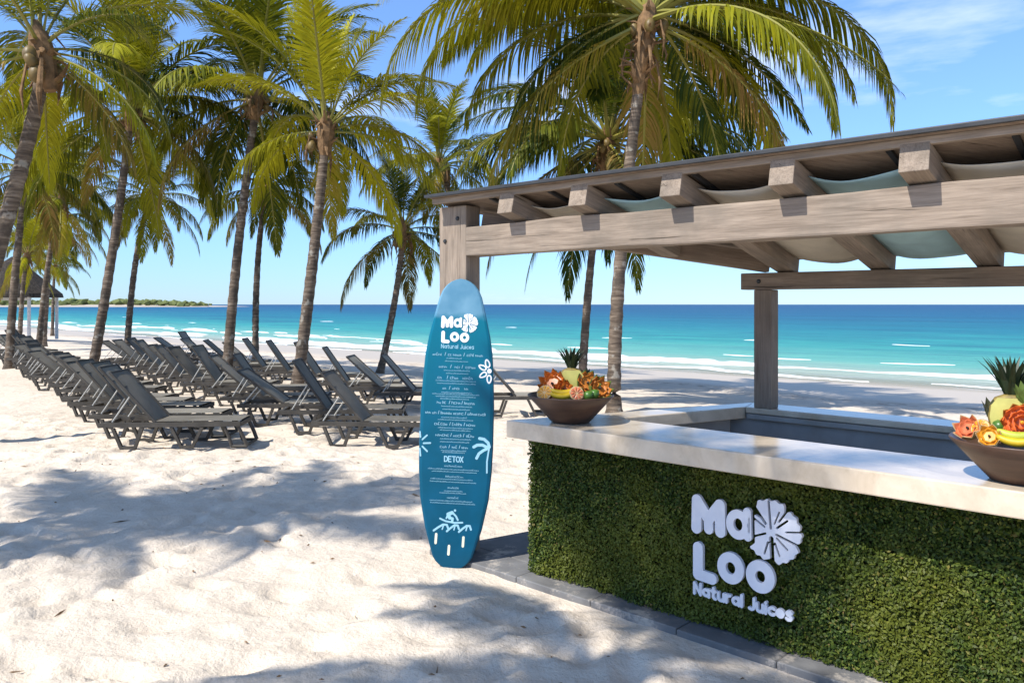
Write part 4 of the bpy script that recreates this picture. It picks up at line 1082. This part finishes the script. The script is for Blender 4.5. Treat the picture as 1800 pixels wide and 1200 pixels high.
# ------------------------------------------------------------------ beach hut at the far left
def hut():
    d = 44.0; c = Vector(((22 - 900) / F * d, d)); o = empty('beach_hut', (c.x, c.y, terrain(c.x, c.y))); tag(o, 'open beach hut with dark thatched roof and pale posts at the far left', 'hut')
    mb = MB(); mb.lathe([(2.5, 2.35), (2.45, 2.55), (1.6, 3.3), (.7, 4.1), (.05, 4.6)], 18); mb.lathe([(2.5, 2.35), (2.2, 2.4), (.05, 4.2)], 18)
    th = simple_mat('dark_thatch', (0.06, 0.05, 0.042), 0.95, 0.1, 0.5, 4, 0.8, 0.05, True, 0, (3, 3, .6)); mb.build('roof', th, o)
    pm = simple_mat('pale_post_paint', (0.55, 0.54, 0.52), 0.6, 0.3)
    for (x, y) in ((-1.7, -1.3), (1.7, -1.3), (-1.7, 1.3), (1.7, 1.3)):
        q = MB(); q.tube([(x, y, 0), (x, y, 2.6)], .09, 8); q.build('post', pm, o)
    q = MB(); q.box((0, -1.3, 2.25), (3.6, .10, .14)); q.build('beam', pm, o)
hut()

# ------------------------------------------------------------------ fruit bowls
FM = {}
def fruit_mat(name, c, rough=.4, var=.2, scale=14): FM[name] = simple_mat(name, c, rough, .45, var, scale, .15, .002); return FM[name]
fruit_mat('flesh_pale', (0.50, 0.46, 0.13), .45, .12); fruit_mat('papaya', (0.50, 0.13, 0.018), .4, .3, 20); fruit_mat('melon', (0.42, 0.14, 0.02), .45, .35, 20)
fruit_mat('rind_green', (0.10, 0.15, 0.03), .45, .4); fruit_mat('rind_orange', (0.40, 0.15, 0.02), .45, .15); fruit_mat('pulp_orange', (0.62, 0.27, 0.02), .35, .3, 30)
fruit_mat('pulp_pink', (0.58, 0.15, 0.06), .35, .3, 30); fruit_mat('pith', (0.62, 0.42, 0.20), .6, .08); fruit_mat('banana', (0.58, 0.38, 0.015), .45, .15); fruit_mat('banana_green', (0.42, 0.46, 0.05), .45, .2)
fruit_mat('lime_skin', (0.06, 0.14, 0.02), .35, .3); fruit_mat('crown_leaf', (0.018, 0.034, 0.014), .45, .4); fruit_mat('pine_skin', (0.22, 0.16, 0.04), .6, .5, 20); fruit_mat('seed', (0.03, 0.022, 0.018), .4, .2); fruit_mat('dark_leaf', (0.05, 0.055, 0.03), .5, .4)
fruit_mat('flower_red', (0.58, 0.12, 0.022), .5, .25)
def bowl(p, name_label):
    o = empty('fruit_bowl', p); mb = MB()
    mb.lathe([(.001, .0), (.125, .0), (.134, .006), (.190, .066), (.245, .126), (.298, .182), (.296, .190), (.284, .186), (.190, .085), (.12, .03), (.001, .022)], 48)
    mb.build('bowl_body', M['bowl'], o, None, None, True)
    mb = MB(); mb.lathe([(.001, .135), (.22, .135)], 24); mb.build('leaf_liner', FM['dark_leaf'], o)
    tag(o, name_label, 'bowl', 'fruit bowls on the counter'); return o
def fruit(name, label, cat, p, rot=(0, 0, 0)):
    o = empty(name, p); o.rotation_euler = rot; tag(o, label, cat); return o
def pineapple(p, h, where, tilt=(0, 0, 0)):
    o = fruit('pineapple', 'cut pineapple with pale flesh and dark spiky crown standing in the %s' % where, 'pineapple', p, tilt)
    mb = MB(); prof = [(.001, 0), (.06, .005), (.085, .05), (.094, .11), (.088, .165), (.065, .20), (.03, .215), (.001, .217)]; mb.lathe(prof, 20)
    me = mb.mesh('skin', True)
    for v in me.vertices:
        if v.co.y < -.035: v.co.y = -.035
    link('skin', me, FM['pine_skin'], o)
    mb = MB(); pts = []
    for (r, z) in prof:
        if r > .04: pts.append((math.sqrt(max(.0, r * r - .035 ** 2)) * .96, z))
    poly = [(x, -.040, z) for x, z in pts] + [(-x, -.040, z) for x, z in reversed(pts)]; back = [(x, -.033, z) for x, y, z in poly]; n = len(poly)
    mb.add(poly + back, [tuple(range(n))] + [(i, (i + 1) % n, n + (i + 1) % n, n + i) for i in range(n)]); link('flesh', fix_normals(mb.mesh('flesh')), FM['flesh_pale'], o)
    g = random.Random(int(h * 1000)); 
    for k in range(26):
        a = k * 2.4; f = k / 26; L = (.15 - .05 * f) * h; sp_ = .6 - .45 * f; mb = MB(); b = Vector((math.cos(a) * .022, math.sin(a) * .022, .205 + .05 * f)); d = Vector((math.cos(a) * sp_, math.sin(a) * sp_, 1)).normalized(); s_ = Vector((-math.sin(a), math.cos(a), 0))
        rows = []; q = b
        for w in (.013, .014, .009): rows.append((q - s_ * w, q + d.cross(s_) * .004, q + s_ * w)); q = q + d * L / 3; d = (d + Vector((math.cos(a), math.sin(a), -.1)) * .18).normalized()
        vs_ = [x for r_ in rows for x in r_] + [q]
        mb.add(vs_, [(0, 1, 4, 3), (1, 2, 5, 4), (3, 4, 7, 6), (4, 5, 8, 7), (6, 7, 9), (7, 8, 9)]); mb.build('crown_leaf', FM['crown_leaf'], o)
    return o
def carved(p, r, rot, label, flesh, rind='rind_green', teeth=9, name='carved_papaya', cat='papaya'):
    """half fruit cut to a zigzag rim, flesh rising to a rosette"""
    o = fruit(name, label, cat, p, rot); n = teeth * 4; mb = MB()
    prof = [(.05, -1), (.55, -.84), (.86, -.5), (1.0, -.1)]
    vs_ = []
    for (q, z) in prof: vs_ += [(r * q * math.cos(2 * pi * k / n), r * q * math.sin(2 * pi * k / n), r * z) for k in range(n)]
    zz = [.0, .30, .62, .30]
    vs_ += [(r * (1.03 + .22 * zz[k % 4]) * math.cos(2 * pi * k / n), r * (1.03 + .22 * zz[k % 4]) * math.sin(2 * pi * k / n), r * zz[k % 4]) for k in range(n)]
    fs = [(i * n + k, i * n + (k + 1) % n, (i + 1) * n + (k + 1) % n, (i + 1) * n + k) for i in range(4) for k in range(n)]
    mb.add(vs_, fs); ob = mb.build('rind', FM[rind], o, None, None, False); md = ob.modifiers.new('t', 'SOLIDIFY'); md.thickness = r * .06
    mb = MB()
    for ringi, (rr, hh, tn) in enumerate([(1.0, .46, teeth), (.70, .30, teeth)] + ([(.45, .5, 6)] if flesh == 'flower_red' else [])):
        for k in range(tn):
            a0, a1 = 2 * pi * (k + .5 * ringi) / tn, 2 * pi * (k + 1 + .5 * ringi) / tn; am = (a0 + a1) / 2; ri = rr * .62
            mb.add([(r * ri * math.cos(a0), r * ri * math.sin(a0), -r * .25), (r * ri * math.cos(a1), r * ri * math.sin(a1), -r * .25), (r * rr * math.cos(a1), r * rr * math.sin(a1), r * .05), (r * rr * 1.04 * math.cos(am), r * rr * 1.04 * math.sin(am), r * hh), (r * rr * math.cos(a0), r * rr * math.sin(a0), r * .05)],
                   [(0, 1, 2, 3, 4)])
    mb.lathe([(.001, -r * .1), (r * .95, -r * .08)], 18); f_ = mb.build('flesh', FM[flesh], o); md = f_.modifiers.new('t', 'SOLIDIFY'); md.thickness = r * .07
    mb = MB(); mb.lathe([(.001, r * .30), (r * .10, r * .24), (r * .13, r * .1), (r * .08, 0)], 8); mb.build('seeds', FM['seed' if flesh != 'flower_red' else 'pulp_orange'], o)
    return o
def citrus(p, r, rot, label, pulp, rind='rind_orange', name='orange_half', cat='orange'):
    o = fruit(name, label, cat, p, rot); mb = MB(); mb.lathe([(.001, -r), (r * .5, -r * .87), (r * .87, -r * .5), (r, 0), (r * .97, .003)], 24); mb.build('rind', FM[rind], o, None, None, True)
    mb = MB(); mb.lathe([(r * .98, .0), (r * .9, .004), (.001, .003)], 24); mb.build('pith', FM['pith'], o)
    for k in range(9):
        a0, a1 = 2 * pi * (k + .07) / 9, 2 * pi * (k + .93) / 9; am = (a0 + a1) / 2; mb = MB()
        mb.add([(r * .12 * math.cos(am), r * .12 * math.sin(am), .0055), (r * .80 * math.cos(a0), r * .80 * math.sin(a0), .0055), (r * .87 * math.cos(am), r * .87 * math.sin(am), .0065), (r * .80 * math.cos(a1), r * .80 * math.sin(a1), .0055), (r * .5 * math.cos(am), r * .5 * math.sin(am), .010)],
               [(0, 1, 4), (1, 2, 4), (2, 3, 4), (3, 0, 4)]); mb.build('segment', FM[pulp], o)
    return o
def banana(p, L, rot, label, mat):
    o = empty('banana', p); o.rotation_euler = rot; mb = MB(); n = 12; pts = []; rad = []
    for i in range(n + 1):
        f = i / n; a = (f - .5) * 1.3; pts.append((math.sin(a) * L * .8, 0, -math.cos(a) * L * .8 + L * .8)); rad.append(.021 * (math.sin(pi * (.06 + .88 * f)) ** .45) if 0 < i < n else .006)
    mb.tube(pts, rad, 6); me = mb.mesh('peel', True); link('peel', me, FM[mat], o)
    q = MB(); q.tube([pts[-1], (pts[-1][0] + .022, 0, pts[-1][2] + .016)], [.006, .007], 6); q.build('stem', FM['rind_green'], o)
    tag(o, label, 'banana'); return o
def lime_(p, r, label):
    o = empty('lime', p); o.rotation_euler = (.3, .8, .4); mb = MB(); mb.lathe([(.001, -1.15 * r), (.3 * r, -1.0 * r), (.85 * r, -.5 * r), (r, 0), (.85 * r, .5 * r), (.3 * r, r), (.001, 1.15 * r)], 14); mb.build('skin', FM['lime_skin'], o, None, None, True)
    q = MB(); q.lathe([(.001, 1.17 * r), (.16 * r, 1.12 * r), (.2 * r, 1.0 * r)], 8); q.build('stem_end', FM['rind_green'], o); tag(o, label, 'lime'); return o
def leaf_bunch(p, label, n, L, mat, seed, rot=(0, 0, 0)):
    o = empty('leaf_sprig', p); o.rotation_euler = rot; g = random.Random(seed)
    for k in range(n):
        a = 2 * pi * k / n + g.uniform(-.3, .3); d = Vector((math.cos(a) * .55, math.sin(a) * .35, 1)).normalized(); s_ = Vector((-math.sin(a), math.cos(a), 0)); mb = MB(); q = Vector((0, 0, 0)); rows = []
        for w in (.008, .03, .034, .018): rows.append((q - s_ * w, q - d.cross(s_) * .006, q + s_ * w)); q = q + d * L / 4 * g.uniform(.85, 1.1)
        vs_ = [x for r_ in rows for x in r_] + [q]; fs = []
        for i in range(3): fs += [(i * 3, i * 3 + 1, i * 3 + 4, i * 3 + 3), (i * 3 + 1, i * 3 + 2, i * 3 + 5, i * 3 + 4)]
        fs += [(9, 10, 12), (10, 11, 12)]; mb.add(vs_, fs); mb.build('leaf', FM[mat], o)
    tag(o, label, 'leaves'); return o

def bowl_pos(px, d): q = ray(px, 535, d); return Vector((q.x, q.y, HC))
c1 = bowl_pos(1003, 5.50)
bowl(c1, 'dark wooden fruit bowl on the left corner of the counter'); X1 = Vector((1, 0.02, 0)); Y1 = Vector((-.02, 1, 0))
def at1(x, y, z): return c1 + X1 * x + Y1 * y + Vector((0, 0, z))
pineapple(at1(.01, .03, .155), 1.15, 'left bowl')
face = lambda ax, az=0: (R(ax), 0, R(az))
carved(at1(-.125, -.02, .262), .085, face(62, -22), 'red orange carved papaya highest on the left of the left bowl', 'papaya', 'rind_orange', 10)
carved(at1(-.055, -.06, .225), .062, face(72, -8), 'small red carved papaya beside the pineapple in the left bowl', 'papaya', 'rind_orange', 8)
carved(at1(.115, -.02, .268), .075, face(60, 16), 'orange carved melon right of the pineapple in the left bowl', 'melon', 'rind_green', 9, 'carved_melon', 'melon')
carved(at1(.195, -.03, .232), .078, face(58, 28), 'brownish carved melon on the right rim of the left bowl', 'melon', 'rind_green', 9, 'carved_melon', 'melon')
citrus(at1(-.185, -.09, .212), .058, face(58, -24), 'halved yellow orange on the left rim of the left bowl', 'pulp_orange')
citrus(at1(.025, -.165, .215), .050, face(72, 6), 'halved pink grapefruit at the front of the left bowl', 'pulp_pink', 'pith', 'grapefruit_half', 'grapefruit')
banana(at1(-.075, -.165, .193), .16, (R(-12), 0, R(4)), 'yellow banana lying lowest at the front of the left bowl', 'banana')
banana(at1(-.07, -.14, .215), .155, (R(-20), 0, R(-3)), 'yellow banana resting on another in the left bowl', 'banana')
lime_(at1(.105, -.15, .198), .034, 'green lime at the front of the left bowl beside the grapefruit')
lime_(at1(.15, -.12, .205), .034, 'green lime under the brownish melon in the left bowl')
leaf_bunch(at1(.10, .07, .25), 'dark leaf sprig behind the pineapple in the left bowl', 6, .13, 'dark_leaf', 3)
leaf_bunch(at1(-.06, .08, .24), 'dark leaf sprig left of the pineapple in the left bowl', 6, .12, 'dark_leaf', 4)

c2 = bowl_pos(1797, 3.66)
bowl(c2, 'dark wooden fruit bowl cut by the right edge of the view'); 
a2 = math.atan2(c2.x, c2.y); X2 = Vector((math.cos(a2), -math.sin(a2), 0)); Y2 = Vector((math.sin(a2), math.cos(a2), 0)); ra2 = -math.degrees(a2)
def at2(x, y, z): return c2 + X2 * x + Y2 * y + Vector((0, 0, z))
def face2(ax, az=0): return (R(ax), 0, R(az + ra2))
pineapple(at2(-.045, .04, .175), 1.5, 'right bowl', (0, 0, R(ra2)))
carved(at2(.0, -.06, .275), .075, face2(78, 0), 'bright red carved flower fruit in front of the pineapple in the right bowl', 'flower_red', 'rind_orange', 11, 'carved_papaya', 'papaya')
carved(at2(-.215, -.02, .225), .055, face2(55, -30), 'grapefruit pink carved wedge on the left rim of the right bowl', 'pulp_pink', 'pith', 7, 'carved_grapefruit', 'grapefruit')
citrus(at2(-.165, -.04, .235), .045, face2(60, -30), 'halved orange on the left side of the right bowl', 'pulp_orange')
carved(at2(-.125, -.135, .212), .046, face2(64, -14), 'yellow carved orange crown at the front of the right bowl', 'pulp_orange', 'pith', 7, 'carved_orange', 'orange')
citrus(at2(.125, -.11, .235), .062, face2(72, 14), 'halved orange at the right edge of the view', 'pulp_orange')
banana(at2(-.02, -.165, .197), .16, (R(-14), 0, R(ra2)), 'green yellow banana at the front of the right bowl', 'banana')
banana(at2(-.02, -.14, .222), .155, (R(-20), 0, R(ra2 + 3)), 'greenish banana resting on another in the right bowl', 'banana_green')
lime_(at2(-.09, -.02, .245), .032, 'green lime behind the carved orange in the right bowl')
leaf_bunch(at2(-.11, .05, .25), 'broad dark brown leaves standing at the left of the right bowl', 6, .13, 'dark_leaf', 9)
leaf_bunch(at2(.03, .02, .30), 'tall green leaf sprig right of the pineapple crown', 11, .17, 'rind_green', 11)

print('objects', len(bpy.data.objects))
